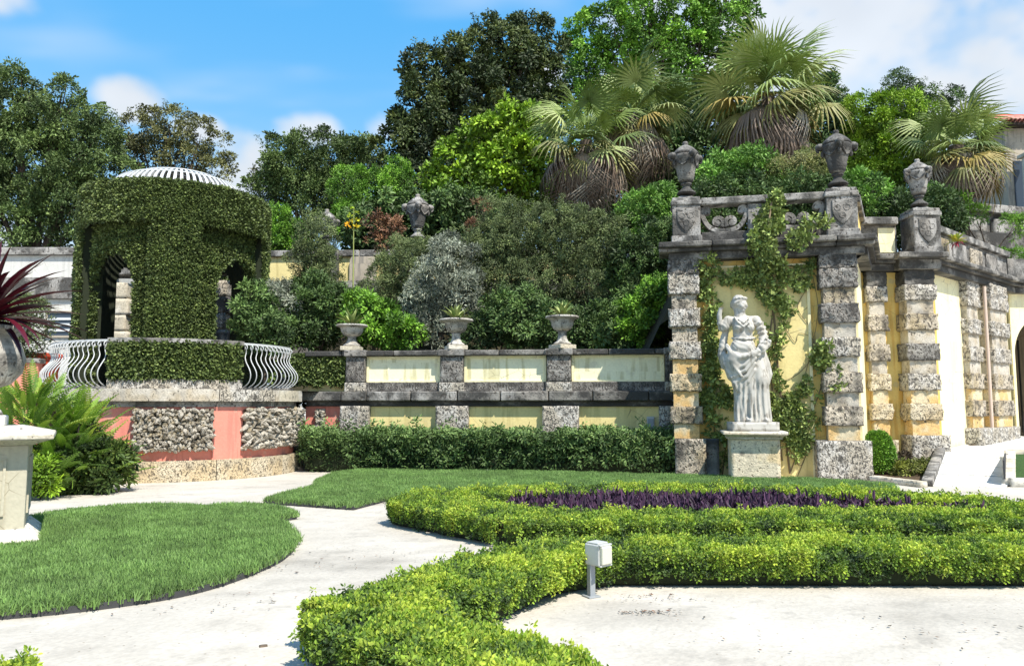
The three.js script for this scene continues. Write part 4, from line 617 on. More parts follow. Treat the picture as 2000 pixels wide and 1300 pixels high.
// ------------------------------------------------------------------ the statue
const statueSpot = (() => { const p = at(1472, 900, 15.45); return [p.x, p.z]; })();
{
  const o = thing('statue_pedestal', 'square pitted stone pedestal with a moulded slab, under the marble statue', 'pedestal', [statueSpot[0], 0, statueSpot[1]], bayTurn);
  o.scale.y = 0.92; part('base', rough(1.04, 0.10, 0.98, 0.012, 801, 0.08), M.pedestal, o); part('shaft', put(rough(0.92, 0.86, 0.86, 0.007, 802, 0.07), 0, 0.50, 0), M.pedestal, o);
  part('cap', [put(rough(1.02, 0.06, 0.96, 0.01, 803, 0.05), 0, 0.935, 0), uvm(new THREE.CylinderGeometry(0.60 * 1.414, 0.52 * 1.414, 0.05, 4, 1).rotateY(Math.PI / 4).translate(0, 0.985, 0)), put(rough(1.20, 0.06, 1.12, 0.008, 804, 0.06), 0, 1.035, 0)], M.pale, o);
}
function surfaceNets(f, lo, hi, cell) {
  const n = [0, 1, 2].map((k) => Math.ceil((hi[k] - lo[k]) / cell) + 1), [nx, ny, nz] = n, V = new Float32Array(nx * ny * nz), id = (i, j, k) => i + nx * (j + ny * k);
  for (let k = 0; k < nz; k++) for (let j = 0; j < ny; j++) for (let i = 0; i < nx; i++) V[id(i, j, k)] = f(lo[0] + i * cell, lo[1] + j * cell, lo[2] + k * cell);
  const at3 = new Int32Array(nx * ny * nz).fill(-1), P = [], I = [], E = [[0, 1], [0, 2], [0, 4], [1, 3], [1, 5], [2, 3], [2, 6], [3, 7], [4, 5], [4, 6], [5, 7], [6, 7]];
  for (let k = 0; k + 1 < nz; k++) for (let j = 0; j + 1 < ny; j++) for (let i = 0; i + 1 < nx; i++) {
    const c = []; let m = 0; for (let b = 0; b < 8; b++) { const v = V[id(i + (b & 1), j + ((b >> 1) & 1), k + (b >> 2))]; c.push(v); if (v < 0) m |= 1 << b; }
    if (m === 0 || m === 255) continue; let x = 0, y = 0, z = 0, q = 0;
    for (const [a, b] of E) if (((m >> a) & 1) !== ((m >> b) & 1)) { const t = c[a] / (c[a] - c[b]); x += lerp(a & 1, b & 1, t); y += lerp((a >> 1) & 1, (b >> 1) & 1, t); z += lerp(a >> 2, b >> 2, t); q++; }
    at3[id(i, j, k)] = P.length / 3; P.push(lo[0] + (i + x / q) * cell, lo[1] + (j + y / q) * cell, lo[2] + (k + z / q) * cell);
  }
  const quad = (a, b, c, d, flip) => { if (a < 0 || b < 0 || c < 0 || d < 0) return; if (flip) I.push(a, c, b, a, d, c); else I.push(a, b, c, a, c, d); };
  for (let k = 1; k + 1 < nz; k++) for (let j = 1; j + 1 < ny; j++) for (let i = 1; i + 1 < nx; i++) {
    const s = V[id(i, j, k)] < 0;
    if (s !== V[id(i + 1, j, k)] < 0) quad(at3[id(i, j - 1, k - 1)], at3[id(i, j, k - 1)], at3[id(i, j, k)], at3[id(i, j - 1, k)], !s);
    if (s !== V[id(i, j + 1, k)] < 0) quad(at3[id(i - 1, j, k - 1)], at3[id(i - 1, j, k)], at3[id(i, j, k)], at3[id(i, j, k - 1)], !s);
    if (s !== V[id(i, j, k + 1)] < 0) quad(at3[id(i - 1, j - 1, k)], at3[id(i, j - 1, k)], at3[id(i, j, k)], at3[id(i - 1, j, k)], !s);
  }
  const g = new THREE.BufferGeometry(); g.setAttribute('position', new THREE.Float32BufferAttribute(P, 3)); g.setIndex(I); g.computeVertexNormals(); return g;
}
{
  const C = (cx, cy, z = 0) => [(cx - 330) * 0.00312, (880 - cy) * 0.00312, z];
  const prims = []; const cap = (a, b, ra, rb2, k = 0.03, sz = 1) => prims.push([a, b, ra, rb2, k, sz]);
  let gid = 0; const tube = (pts, k = 0.02) => { gid++; for (let i = 0; i + 1 < pts.length; i++) { cap(pts[i].slice(0, 3), pts[i + 1].slice(0, 3), pts[i][3], pts[i + 1][3], k); prims[prims.length - 1].g = gid; } };
  const T = (cx, cy, z, r) => [...C(cx, cy, z), r];
  // trunk, shoulders, bust, neck
  cap(C(283, 350), C(280, 250), 0.205, 0.215, 0.04, 1.25); cap(C(198, 218, -0.01), C(358, 214, -0.01), 0.095, 0.09, 0.06); cap(C(246, 262, 0.13), C(246, 250, 0.13), 0.105, 0.09, 0.05); cap(C(322, 262, 0.13), C(322, 250, 0.13), 0.105, 0.09, 0.05); cap(C(279, 205), C(276, 150, 0.03), 0.085, 0.068, 0.05);
  // her raised arm: upper arm down to the elbow, forearm up, hand bent to the shoulder
  tube([T(180, 214, 0, 0.095), T(158, 250, 0.0, 0.105), T(140, 262, -0.01, 0.08)], 0.04); tube([T(140, 262, -0.01, 0.07), T(124, 235, 0.02, 0.062), T(120, 180, 0.05, 0.055), T(128, 140, 0.07, 0.042), T(142, 118, 0.09, 0.05), T(158, 106, 0.10, 0.045)], 0.03);
  for (const [x, y, dz] of [[176, 92, 0.13], [184, 100, 0.12], [184, 110, 0.10], [178, 119, 0.08]]) tube([T(160, 107, 0.10, 0.026), T(x - 8, y + 1, dz, 0.02), T(x, y + 5, dz + 0.02, 0.016)], 0.01); tube([T(150, 118, 0.12, 0.022), T(162, 126, 0.15, 0.018)], 0.01);
  // her other arm, in gathered sleeves, across the waist with a sheaf of flowers
  tube([T(378, 216, 0, 0.10), T(402, 262, 0.0, 0.088), T(420, 318, 0.03, 0.085), T(408, 352, 0.08, 0.075)], 0.03); for (const [x, y] of [[390, 236], [405, 268], [414, 298], [420, 328]]) tube([T(x - 28, y + 6, 0.06, 0.03), T(x, y, 0.10, 0.04), T(x + 26, y - 4, 0.02, 0.036)], 0.015);
  tube([T(412, 345, 0.10, 0.065), T(385, 395, 0.22, 0.055), T(352, 430, 0.29, 0.042), T(338, 440, 0.31, 0.04)], 0.025); for (const k of [0, 1, 2, 3]) tube([T(340, 436 + k * 5, 0.31, 0.02), T(326, 440 + k * 6, 0.33, 0.018), T(318, 447 + k * 6, 0.31, 0.014)], 0.008);
  tube([T(345, 455, 0.24, 0.05), T(395, 405, 0.25, 0.085), T(432, 375, 0.17, 0.09)], 0.03); { const r = rng(811); for (let i = 0; i < 20; i++) { const t = r(), q = T(lerp(365, 446, t) + 16 * (r() - 0.5), lerp(440, 350, t) + 44 * (r() - 0.5), 0.26 - 0.1 * t + 0.08 * r(), 0.03 + 0.018 * r()); cap(q.slice(0, 3), [q[0] + 0.01, q[1] + 0.01, q[2]], q[3], q[3], 0.012); } }
  // hips, bunched overskirt, legs under the long skirt
  cap(C(285, 400, 0.0), C(300, 470, 0), 0.25, 0.27, 0.06, 1.15); cap(C(245, 395, 0.10), C(300, 400, 0.14), 0.175, 0.16, 0.06);
  tube([T(168, 385, 0.05, 0.05), T(185, 432, 0.17, 0.05), T(240, 460, 0.27, 0.048), T(300, 452, 0.30, 0.045), T(352, 425, 0.29, 0.04)], 0.035);
  cap(C(300, 470, 0), C(262, 860, 0.0), 0.27, 0.155, 0.06); cap(C(350, 470, 0.03), C(386, 610, 0.10), 0.21, 0.165, 0.06); cap(C(386, 610, 0.10), C(404, 868, 0.04), 0.165, 0.145, 0.05); cap(C(330, 560), C(335, 866), 0.2, 0.2, 0.06); cap(C(255, 620, -0.02), C(240, 866, -0.02), 0.14, 0.085, 0.05);
  // drapery slung across the hips, falling to a point on one side
  cap(C(215, 480, 0.08), C(238, 630, 0.08), 0.20, 0.13, 0.07); cap(C(160, 470, -0.02), C(195, 580, 0.02), 0.10, 0.10, 0.06);
  for (const [a, b, c2, r1] of [[[345, 442, 0.30], [275, 530, 0.30], [178, 560, 0.13], 0.034], [[342, 470, 0.29], [285, 560, 0.29], [190, 592, 0.16], 0.036], [[340, 505, 0.27], [295, 600, 0.25], [205, 628, 0.17], 0.036], [[336, 545, 0.24], [300, 620, 0.21], [238, 678, 0.15], 0.038], [[150, 440, 0.0], [140, 490, 0.05], [185, 585, 0.12], 0.05], [[175, 450, 0.14], [195, 530, 0.22], [250, 585, 0.26], 0.03], [[185, 575, 0.1], [210, 640, 0.15], [240, 680, 0.14], 0.045]]) tube([T(...a, r1), T((a[0] + 2 * b[0] + c2[0]) / 4, (a[1] + 2 * b[1] + c2[1]) / 4, (a[2] + 2 * b[2] + c2[2]) / 4 + 0.02, r1 * 1.1), T(...c2, r1)], 0.025);
  tube([T(408, 420, -0.04, 0.09), T(440, 500, -0.06, 0.085), T(458, 570, -0.06, 0.075), T(440, 650, -0.05, 0.035)], 0.04); tube([T(400, 440, 0.04, 0.03), T(432, 520, 0.03, 0.03), T(444, 610, 0.0, 0.026)], 0.02);
  tube([T(178, 260, -0.12, 0.06), T(155, 340, -0.13, 0.085), T(142, 440, -0.11, 0.10), T(146, 520, -0.08, 0.05)], 0.05);
  // bodice: neckline, belt, skirt folds, feet
  tube([T(222, 196, 0.10, 0.022), T(240, 238, 0.22, 0.02), T(275, 262, 0.235, 0.022), T(310, 236, 0.22, 0.02), T(328, 196, 0.10, 0.022)], 0.014); tube([T(238, 206, 0.14, 0.016), T(275, 236, 0.225, 0.016), T(312, 206, 0.14, 0.016)], 0.012);
  tube([T(206, 334, 0.06, 0.026), T(240, 340, 0.20, 0.026), T(282, 342, 0.245, 0.026), T(324, 339, 0.20, 0.026), T(356, 332, 0.06, 0.026)], 0.012);
  for (const [x0, x1, z, r1, y0] of [[322, 312, 0.21, 0.034, 590], [338, 340, 0.20, 0.026, 560], [352, 366, 0.19, 0.03, 600], [240, 226, 0.13, 0.03, 690], [268, 262, 0.17, 0.026, 690], [420, 444, 0.10, 0.034, 560], [400, 424, 0.17, 0.02, 640]]) tube([T(x0, y0, z, r1 * 0.7), T((x0 + x1) / 2, 720, z + 0.01, r1), T(x1, 872, z, r1 * 1.2)], 0.022);
  tube([T(286, 860, 0.10, 0.06), T(294, 866, 0.22, 0.045), T(300, 870, 0.29, 0.032)], 0.02); tube([T(400, 860, 0.10, 0.06), T(410, 867, 0.20, 0.045), T(416, 870, 0.27, 0.032)], 0.02);
  for (const p of prims) { const [a, b, ra, rb2, k] = p, m = Math.max(ra, rb2) + 0.12; p.lo = [0, 1, 2].map((i) => Math.min(a[i], b[i]) - m); p.hi = [0, 1, 2].map((i) => Math.max(a[i], b[i]) + m); const d = [b[0] - a[0], b[1] - a[1], b[2] - a[2]]; p.d = d; p.l = d[0] ** 2 + d[1] ** 2 + d[2] ** 2 + 1e-9; }
  const sdf = (x, y, z) => {
    let v = 0.3, og = 0, run = 9, rk = 0.02; const flush = () => { if (run < 8) { const h = Math.max(0, rk - Math.abs(v - run)); v = Math.min(v, run) - h * h / (4 * rk); } run = 9; }; for (const p of prims) { if (p.g !== og) { flush(); og = p.g; } if (x < p.lo[0] || x > p.hi[0] || y < p.lo[1] || y > p.hi[1] || z < p.lo[2] || z > p.hi[2]) continue; const [a, , ra, rb2, k, sz] = p, zz = (z - a[2]) * sz, t = clamp(((x - a[0]) * p.d[0] + (y - a[1]) * p.d[1] + zz * p.d[2]) / p.l);
      const w = Math.hypot(x - a[0] - p.d[0] * t, y - a[1] - p.d[1] * t, zz - p.d[2] * t) - lerp(ra, rb2, t); if (p.g) { run = Math.min(run, w); rk = k; } else { const h = Math.max(0, k - Math.abs(v - w)); v = Math.min(v, w) - h * h / (4 * k); } }
    flush(); const cloth = step(0.86, 0.7, y) * step(0, 0.1, y); v -= 0.010 * cloth * Math.sin(x * 62 + 2.5 * Math.sin(y * 3.1) + z * 20) + 0.0035 * step(1.3, 1.5, y) * step(2.1, 2.0, y) * Math.sin(y * 60 + x * 55 + 3 * Math.sin(x * 14));
    return Math.max(v, 0.004 - y);
  };
  const body = surfaceNets(sdf, [-0.78, -0.02, -0.36], [0.5, 2.34, 0.44], 0.0125);
  // head, turned to her left; made at finer grain in its own axes
  const H = []; const hc = (a, b, ra, rb2, k) => H.push([a, b, ra, rb2, k]);
  hc([0, 0.035, -0.02], [0, 0.03, -0.02], 0.108, 0.108, 0.03); hc([0, -0.02, 0.03], [0, -0.095, 0.052], 0.085, 0.042, 0.03); hc([-0.045, -0.03, 0.055], [0.045, -0.03, 0.055], 0.045, 0.045, 0.02);
  hc([0, 0.015, 0.105], [0, -0.03, 0.128], 0.010, 0.016, 0.014); hc([-0.05, 0.025, 0.082], [0.05, 0.025, 0.082], 0.016, 0.016, 0.02); hc([-0.018, -0.062, 0.098], [0.018, -0.062, 0.098], 0.010, 0.010, 0.008); hc([-0.014, -0.076, 0.095], [0.014, -0.076, 0.095], 0.010, 0.010, 0.008);
  for (const s of [-1, 1]) { hc([s * 0.04, 0.0, 0.078], [s * 0.041, 0, 0.078], 0.018, 0.018, 0.006); hc([s * 0.104, -0.005, -0.01], [s * 0.108, 0.02, -0.02], 0.014, 0.018, 0.012); for (let i = 0; i < 6; i++) { const t = i / 5; hc([s * (0.02 + 0.085 * t), 0.118 - 0.065 * t, 0.075 - 0.075 * t], [s * (0.05 + 0.07 * t), 0.10 - 0.08 * t, 0.04 - 0.085 * t], 0.026, 0.028, 0.012); } }
  hc([0, 0.07, -0.05], [0, 0.03, -0.07], 0.115, 0.115, 0.03); hc([0, 0.01, -0.15], [0, -0.02, -0.16], 0.06, 0.05, 0.03); hc([0, -0.05, -0.09], [0, -0.14, -0.05], 0.06, 0.06, 0.03); for (let i = 0; i < 12; i++) { const a = i / 12 * 6.283, b = (i + 1) / 12 * 6.283; hc([Math.sin(a) * 0.115, 0.105 + 0.02 * Math.cos(a), -0.025 + Math.cos(a) * 0.105], [Math.sin(b) * 0.115, 0.105 + 0.02 * Math.cos(b), -0.025 + Math.cos(b) * 0.105], 0.017, 0.022, 0.008); }
  hc([0, -0.08, -0.01], [0, -0.2, -0.03], 0.068, 0.075, 0.03);
  const hf = (x, y, z) => { let v = 0.3; for (const [a, b, ra, rb2, k] of H) { const d0 = b[0] - a[0], d1 = b[1] - a[1], d2 = b[2] - a[2], t = clamp(((x - a[0]) * d0 + (y - a[1]) * d1 + (z - a[2]) * d2) / (d0 * d0 + d1 * d1 + d2 * d2 + 1e-9)), w = Math.hypot(x - a[0] - d0 * t, y - a[1] - d1 * t, z - a[2] - d2 * t) - lerp(ra, rb2, t), h = Math.max(0, k - Math.abs(v - w)); v = Math.min(v, w) - h * h / (4 * k); } if (y > 0.05 || z < -0.03) v -= 0.003 * Math.sin(x * 170 + y * 90 + 4 * Math.sin(y * 40)); return v; };
  const head = surfaceNets(hf, [-0.17, -0.24, -0.25], [0.17, 0.2, 0.17], 0.0065); head.rotateX(0.05).rotateY(0.85).rotateZ(-0.04).scale(1.13, 1.13, 1.13).translate(...C(272, 112, 0.03));
  body.scale(0.93, 1, 0.95); head.translate(0.012, 0, 0); const whole = mergeGeometries([uvm(body), uvm(head)]), o = thing('marble_statue', 'white marble statue of a draped woman, one arm raised, holding flowers at her waist', 'statue', [statueSpot[0], 0.981, statueSpot[1]], bayTurn * 0.5); o.scale.setScalar(0.985);
  part('figure', whole.translate(0, 0.175, 0), M.marble, o); part('plinth', put(rough(0.90, 0.18, 0.72, 0.006, 821, 0.06), 0, 0.09, 0), M.marble, o);
}
// ------------------------------------------------------------------ small things
{
  const p = gnd(1155, 1165), o = thing('garden_light', 'small boxy path light on a square grey post, before the front hedge', 'path light', p.toArray());
  part('post', rb(0.05, 0.26, 0.05, 0, 0.13, 0, 0.006), M.steel, o).rotation.y = 0.5; part('foot_plate', rb(0.11, 0.012, 0.11, 0, 0.006, 0, 0.003), M.steel, o).rotation.y = 0.5;
  const hd = part('lamp_box', [rb(0.135, 0.165, 0.15, 0, 0.33, 0, 0.012), rb(0.12, 0.012, 0.12, 0.0, 0.418, 0.0, 0.004)], M.lampBox, o); hd.position.x = 0.05; hd.rotation.y = 0.75;
  part('lens', rb(0.118, 0.14, 0.035, 0, 0.33, 0.09, 0.012), M.lens, hd); part('rim', [bx(0.14, 0.012, 0.02, 0, 0.408, 0.082), bx(0.14, 0.012, 0.02, 0, 0.252, 0.082)], M.lampBox, hd);
  const s = along(WA, WB, 1271, 835), u = thing('utility_box', 'small grey electrical box with a conduit on the yellow lower panel', 'electrical box', [lerp(WA[0], WB[0], s / wallW) , 0, lerp(WA[1], WB[1], s / wallW)], turnOf(WA, WB));
  part('case', rb(0.17, 0.33, 0.10, 0, 1.07, 0.03, 0.015), M.lampBox, u); part('cover', rb(0.14, 0.2, 0.02, 0, 1.09, 0.088, 0.006), M.steel, u); part('conduit', limb([[-0.05, 0.0, 0.03, 0.014], [-0.05, 0.5, 0.03, 0.014], [-0.05, 0.9, 0.03, 0.014]], 7), M.iron, u);
}
// sloping path, kerbs and planting beds by the arch
{
  const l = [gnd(1808, 950), at(1840, 880, 17.3), at(1897, 866, 19.2), at(1972, 850, 20.9)], q = [gnd(1966, 952), at(2010, 896, 16.5), at(2090, 880, 18), at(2140, 868, 20)], P = new THREE.Group(); P.name = 'sloping_path'; P.userData.kind = 'structure'; scene.add(P);
  const sheet = (a, b, c, d, y) => { const g = new THREE.BufferGeometry(), t = [a, b, c, a, c, d], lowered = (v, k) => [v.x, v.y - k, v.z]; const A = []; for (const v of t) A.push(...lowered(v, y)); const ring = [a, b, c, d]; for (let i = 0; i < 4; i++) { const m = ring[i], n = ring[(i + 1) % 4]; A.push(...lowered(m, y), ...lowered(n, y), ...lowered(n, 0.5), ...lowered(m, y), ...lowered(n, 0.5), ...lowered(m, 0.5)); } g.setAttribute('position', new THREE.Float32BufferAttribute(A, 3)); g.computeVertexNormals(); return uvm(g, shift += 0.3); };
  const row = (arr, t) => { const f = t * (arr.length - 1), k = Math.min(arr.length - 2, Math.floor(f)); return arr[k].clone().lerp(arr[k + 1], f - k); };
  const r = rng(871); for (let j = 0; j < 10; j++) { const t0 = j / 10 + 0.004, t1 = (j + 1) / 10 - 0.002, a0 = row(l, t0), a1 = row(l, t1), b0 = row(q, t0), b1 = row(q, t1); for (let i = 0; i < 3; i++) { const s0 = i / 3 + 0.004, s1 = (i + 1) / 3 - 0.004, m = part('paving_slab', sheet(a0.clone().lerp(b0, s0), a0.clone().lerp(b0, s1), a1.clone().lerp(b1, s1), a1.clone().lerp(b1, s0), -0.012 - 0.004 * r()), M.white, P); } }
  part('bedding', sheet(l[0], q[0], row(q, 0.34), row(l, 0.34), 0.01), M.soil, P); part('bedding', sheet(row(l, 0.34), row(q, 0.34), q[3], l[3], 0.01), M.soil, P);
  const kerb = (pts, h, w, mat) => { const g = []; for (let i = 0; i + 1 < pts.length; i++) { const a = pts[i], b = pts[i + 1], L = Math.hypot(b.x - a.x, b.z - a.z), n = Math.max(1, Math.round(L / 0.9)); for (let k = 0; k < n; k++) { const t = (k + 0.5) / n, m = a.clone().lerp(b, t), G = rough(L / n - 0.01, h, w, 0.008, 880 + k + i * 7, 0.08); G.rotateZ(Math.atan2(b.y - a.y, L)).rotateY(Math.atan2(-(b.z - a.z), b.x - a.x)).translate(m.x, m.y + h / 2 - 0.02, m.z); g.push(G); } } return g; };
  const bed = thing('planting_bed', 'low planting bed framed by worn stone kerbs, with a clipped bush and small yellowish plants', 'planting bed', [0, 0, 0]);
  for (const g of kerb([gnd(1694, 938), gnd(1806, 952)], 0.13, 0.16)) part('kerb_stone', g, M.pale, bed); for (const g of kerb([gnd(1812, 950), at(1838, 884, 17.1)], 0.14, 0.18)) part('kerb_stone', g, M.weathered, bed);
  const A = gnd(1700, 933), B = gnd(1800, 946), D2 = at(1830, 890, 17), E2 = at(1712, 890, 17); part('soil', sheet(A, B, new THREE.Vector3(D2.x, 0.05, D2.z), new THREE.Vector3(E2.x, 0.05, E2.z), -0.04), M.soil, bed);
  const bed2 = thing('kerbed_planter', 'low stone-kerbed grass planter with a dark metal edge right of the sloping path', 'planter', [0, 0, 0]);
  for (const g of kerb([gnd(1972, 950), at(1974, 893, 16.6), at(2060, 893, 16.6)], 0.18, 0.2)) part('kerb_stone', g, M.pale, bed2); for (const g of kerb([gnd(1972, 950), gnd(2070, 952)], 0.18, 0.2)) part('kerb_stone', g, M.pale, bed2); const e0 = gnd(1964, 951), e1 = at(1965, 888, 16.6); { const g = bx(0.03, 0.34, e0.distanceTo(e1)); g.rotateY(Math.atan2(-(e1.x - e0.x), -(e1.z - e0.z))).translate((e0.x + e1.x) / 2, (e0.y + e1.y) / 2 + 0.1, (e0.z + e1.z) / 2); part('metal_edge', g, M.edging, bed2); }
  const pp = [gnd(1990, 944), gnd(2060, 944)], G2 = part('turf', sheet(gnd(1984, 946), gnd(2060, 946), at(2060, 896, 16.5), at(1984, 896, 16.5), -0.1), M.turf, bed2);
}

// ------------------------------------------------------------------ parterre hedges (lines on the ground in metres)
const LIME = { pal: PAL.lime, spr: SPR.box, mat: M.soft };
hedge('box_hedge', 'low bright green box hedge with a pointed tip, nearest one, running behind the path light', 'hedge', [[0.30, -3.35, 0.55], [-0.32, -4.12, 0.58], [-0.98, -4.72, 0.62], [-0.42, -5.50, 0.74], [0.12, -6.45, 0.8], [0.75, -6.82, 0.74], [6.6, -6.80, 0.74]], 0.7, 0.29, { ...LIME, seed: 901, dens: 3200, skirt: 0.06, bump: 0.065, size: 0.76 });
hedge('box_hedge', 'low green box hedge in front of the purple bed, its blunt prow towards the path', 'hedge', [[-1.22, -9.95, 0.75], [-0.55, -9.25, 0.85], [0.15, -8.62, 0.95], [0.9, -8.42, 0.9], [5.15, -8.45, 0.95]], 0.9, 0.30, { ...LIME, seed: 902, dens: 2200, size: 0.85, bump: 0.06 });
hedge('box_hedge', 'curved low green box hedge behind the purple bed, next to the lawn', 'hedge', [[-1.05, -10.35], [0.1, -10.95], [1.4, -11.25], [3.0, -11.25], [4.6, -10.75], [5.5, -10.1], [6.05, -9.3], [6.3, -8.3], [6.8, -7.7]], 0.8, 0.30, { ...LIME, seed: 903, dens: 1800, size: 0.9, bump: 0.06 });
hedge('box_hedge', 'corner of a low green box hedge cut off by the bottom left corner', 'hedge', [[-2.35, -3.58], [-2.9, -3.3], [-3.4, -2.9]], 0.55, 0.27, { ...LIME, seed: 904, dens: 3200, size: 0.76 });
{
  const r = rng(911), out = []; for (let i = 0; i < 5200; i++) { const x = lerp(0.0, 5.7, r()), z = lerp(-10.75, -8.9, r()); const lim = x < 0.9 ? lerp(-9.7, -8.9, x / 0.9) : -8.95; if (z > lim || z < lerp(-10.6, -10.9, clamp(x / 2)) + Math.max(0, (x - 3.2) * 0.34) || (x > 3.9 && r() < 0.82)) continue; const f = fb3(x * 2 + 30, 1, z * 2 + 30); out.push([x, 0.04 + 0.2 * r() * (0.7 + 0.6 * f), z, r() - 0.5, 1, r() - 0.5, 0.7 + 0.6 * r(), 0.7 + 0.6 * r()]); }
  const p = scatter('purple_ground_cover', scene, SPR.purple, M.leaf, out, PAL.purple, 912); p.userData.label = 'dark purple ground cover plants filling the bed between the hedges';
  const soil = structure('flower_bed', span(-0.2, 5.9, 0, 0.03, -10.9, -8.8), M.soil);
  // dry leaves under the hedges and specks of litter on the sand
  const q = []; const spots = [[gnd(1100, 1150), 0.16, 0.06, 130], [gnd(1390, 1142), 0.5, 0.025, 120], [gnd(1660, 1144), 0.5, 0.02, 90], [gnd(1900, 1146), 0.4, 0.02, 40], [gnd(1260, 1198), 0.16, 0.05, 60], [gnd(1280, 1170), 0.3, 0.1, 40], [gnd(1900, 1230), 0.5, 0.15, 20], [gnd(1620, 1240), 1.2, 0.5, 22], [gnd(450, 1180), 0.8, 0.3, 40], [gnd(540, 1110), 0.5, 0.3, 36], [gnd(760, 1090), 0.7, 0.4, 40], [gnd(1290, 926), 0.4, 0.15, 60]];
  for (const [c, a, b, n] of spots) for (let i = 0; i < n; i++) { const g = () => r() + r() + r() - 1.5; q.push([c.x + g() * a * 1.3, 0.012, c.z + g() * b * 1.3, 0.3 * (r() - 0.5), 1, 0.3 * (r() - 0.5), 0.25 + 0.45 * r(), 0.7 + 0.6 * r()]); }
  const lf = new THREE.BufferGeometry(); lf.setAttribute('position', new THREE.Float32BufferAttribute([-0.014, 0, 0, 0.014, 0.004, 0.0, 0, 0.006, 0.03, -0.014, 0, 0, 0, 0.003, -0.03, 0.014, 0.004, 0], 3)); lf.setAttribute('color', new THREE.Float32BufferAttribute(new Array(18).fill(1), 3)); lf.computeVertexNormals();
  scatter('leaf_litter', scene, lf, M.leaf, q, [[0.10, 0.05, 0.03], [0.22, 0.10, 0.05], [0.12, 0.10, 0.07], [0.05, 0.045, 0.04]], 913).userData.label = 'dry brown leaves and specks lying on the sand';
  const chip = thing('bark_chip', 'single dark chip lying on the sand near the pointed hedge', 'wood chip', gnd(514, 1262).toArray(), 0.4); part('chip', rough(0.05, 0.016, 0.025, 0.005, 915, 0.012, 60), M.bark, chip);
}
// the taller hedge in front of the yellow wall and the small clipped bush
{
  const a = gnd(606, 922), b = gnd(1000, 926), c = gnd(1318, 929);
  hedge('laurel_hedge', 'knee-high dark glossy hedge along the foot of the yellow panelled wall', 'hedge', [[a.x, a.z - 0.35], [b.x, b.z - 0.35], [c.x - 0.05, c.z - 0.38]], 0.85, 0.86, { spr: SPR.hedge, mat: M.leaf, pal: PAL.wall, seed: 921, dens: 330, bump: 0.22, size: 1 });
  const e = at(1717, 900, 16.4), o = thing('clipped_bush', 'round-topped clipped green bush between the statue bay and the second bay', 'bush', [e.x, 0.05, e.z]), r = rng(931), L = [];
  for (let i = 0; i < 2600; i++) { const y = Math.pow(r(), 0.8), t = r() * 6.283, k = 0.30 * Math.pow(Math.sin(Math.PI * clamp(0.22 + 0.76 * y)), 0.45) * (0.94 + 0.1 * r()); L.push([Math.cos(t) * k, 0.05 + 0.82 * y, Math.sin(t) * k, Math.cos(t) + r() - 0.5, 0.5 + y, Math.sin(t) + r() - 0.5, 0.7 + 0.6 * r(), 0.8 + 0.4 * r()]); }
  scatter('foliage', o, SPR.box, M.leaf, L, PAL.bright, 932); part('branches', new THREE.SphereGeometry(0.26, 14, 10).scale(1, 1.55, 1).translate(0, 0.44, 0), M.core, o);
  [[1775, 910, 'low yellow-green plant spreading in the kerbed bed', 0.3, 0.2], [1800, 915, 'little yellow-green tuft at the bed corner beside the sloping path', 0.2, 0.2], [1760, 868, 'dry brownish stump of a plant at the foot of the second bay', 0.14, 0.3]].forEach(([px, py, label, rad, h], i) => { const p = at(px, py, 16.0 + 0.3 * i), q = thing('bed_plant', label, 'plant', [p.x, 0.06, p.z]); scatter('foliage', q, SPR.shrub, M.leaf, crown([[0, h * 0.6, 0, rad, h * 0.6, rad * 0.7]], { puff: 0.1, per: 8, seed: 940 + i, size: 0.6 }), i === 2 ? [[0.06, 0.04, 0.02], [0.12, 0.08, 0.04]] : [[0.10, 0.13, 0.02], [0.24, 0.26, 0.04]], 941 + i); part('stem', limb([[0, -0.05, 0, 0.02], [0.01, h * 0.4, 0, 0.015], [0, h, 0, 0.008]], 5), M.bark, q); });
  const g = thing('bed_plant', 'patch of long grass inside the kerbed planter at the right edge', 'grass clump', at(2010, 928, 15.3).setY(0.08).toArray()); rosette(g, 40, [bladeGeo(0.22, 0.014, 0.8), bladeGeo(0.26, 0.012, 1.2)], [plain(0.14, 0.2, 0.04), plain(0.2, 0.24, 0.06)], 0.02, 951, 1.4, 0.6, 'blade');
}
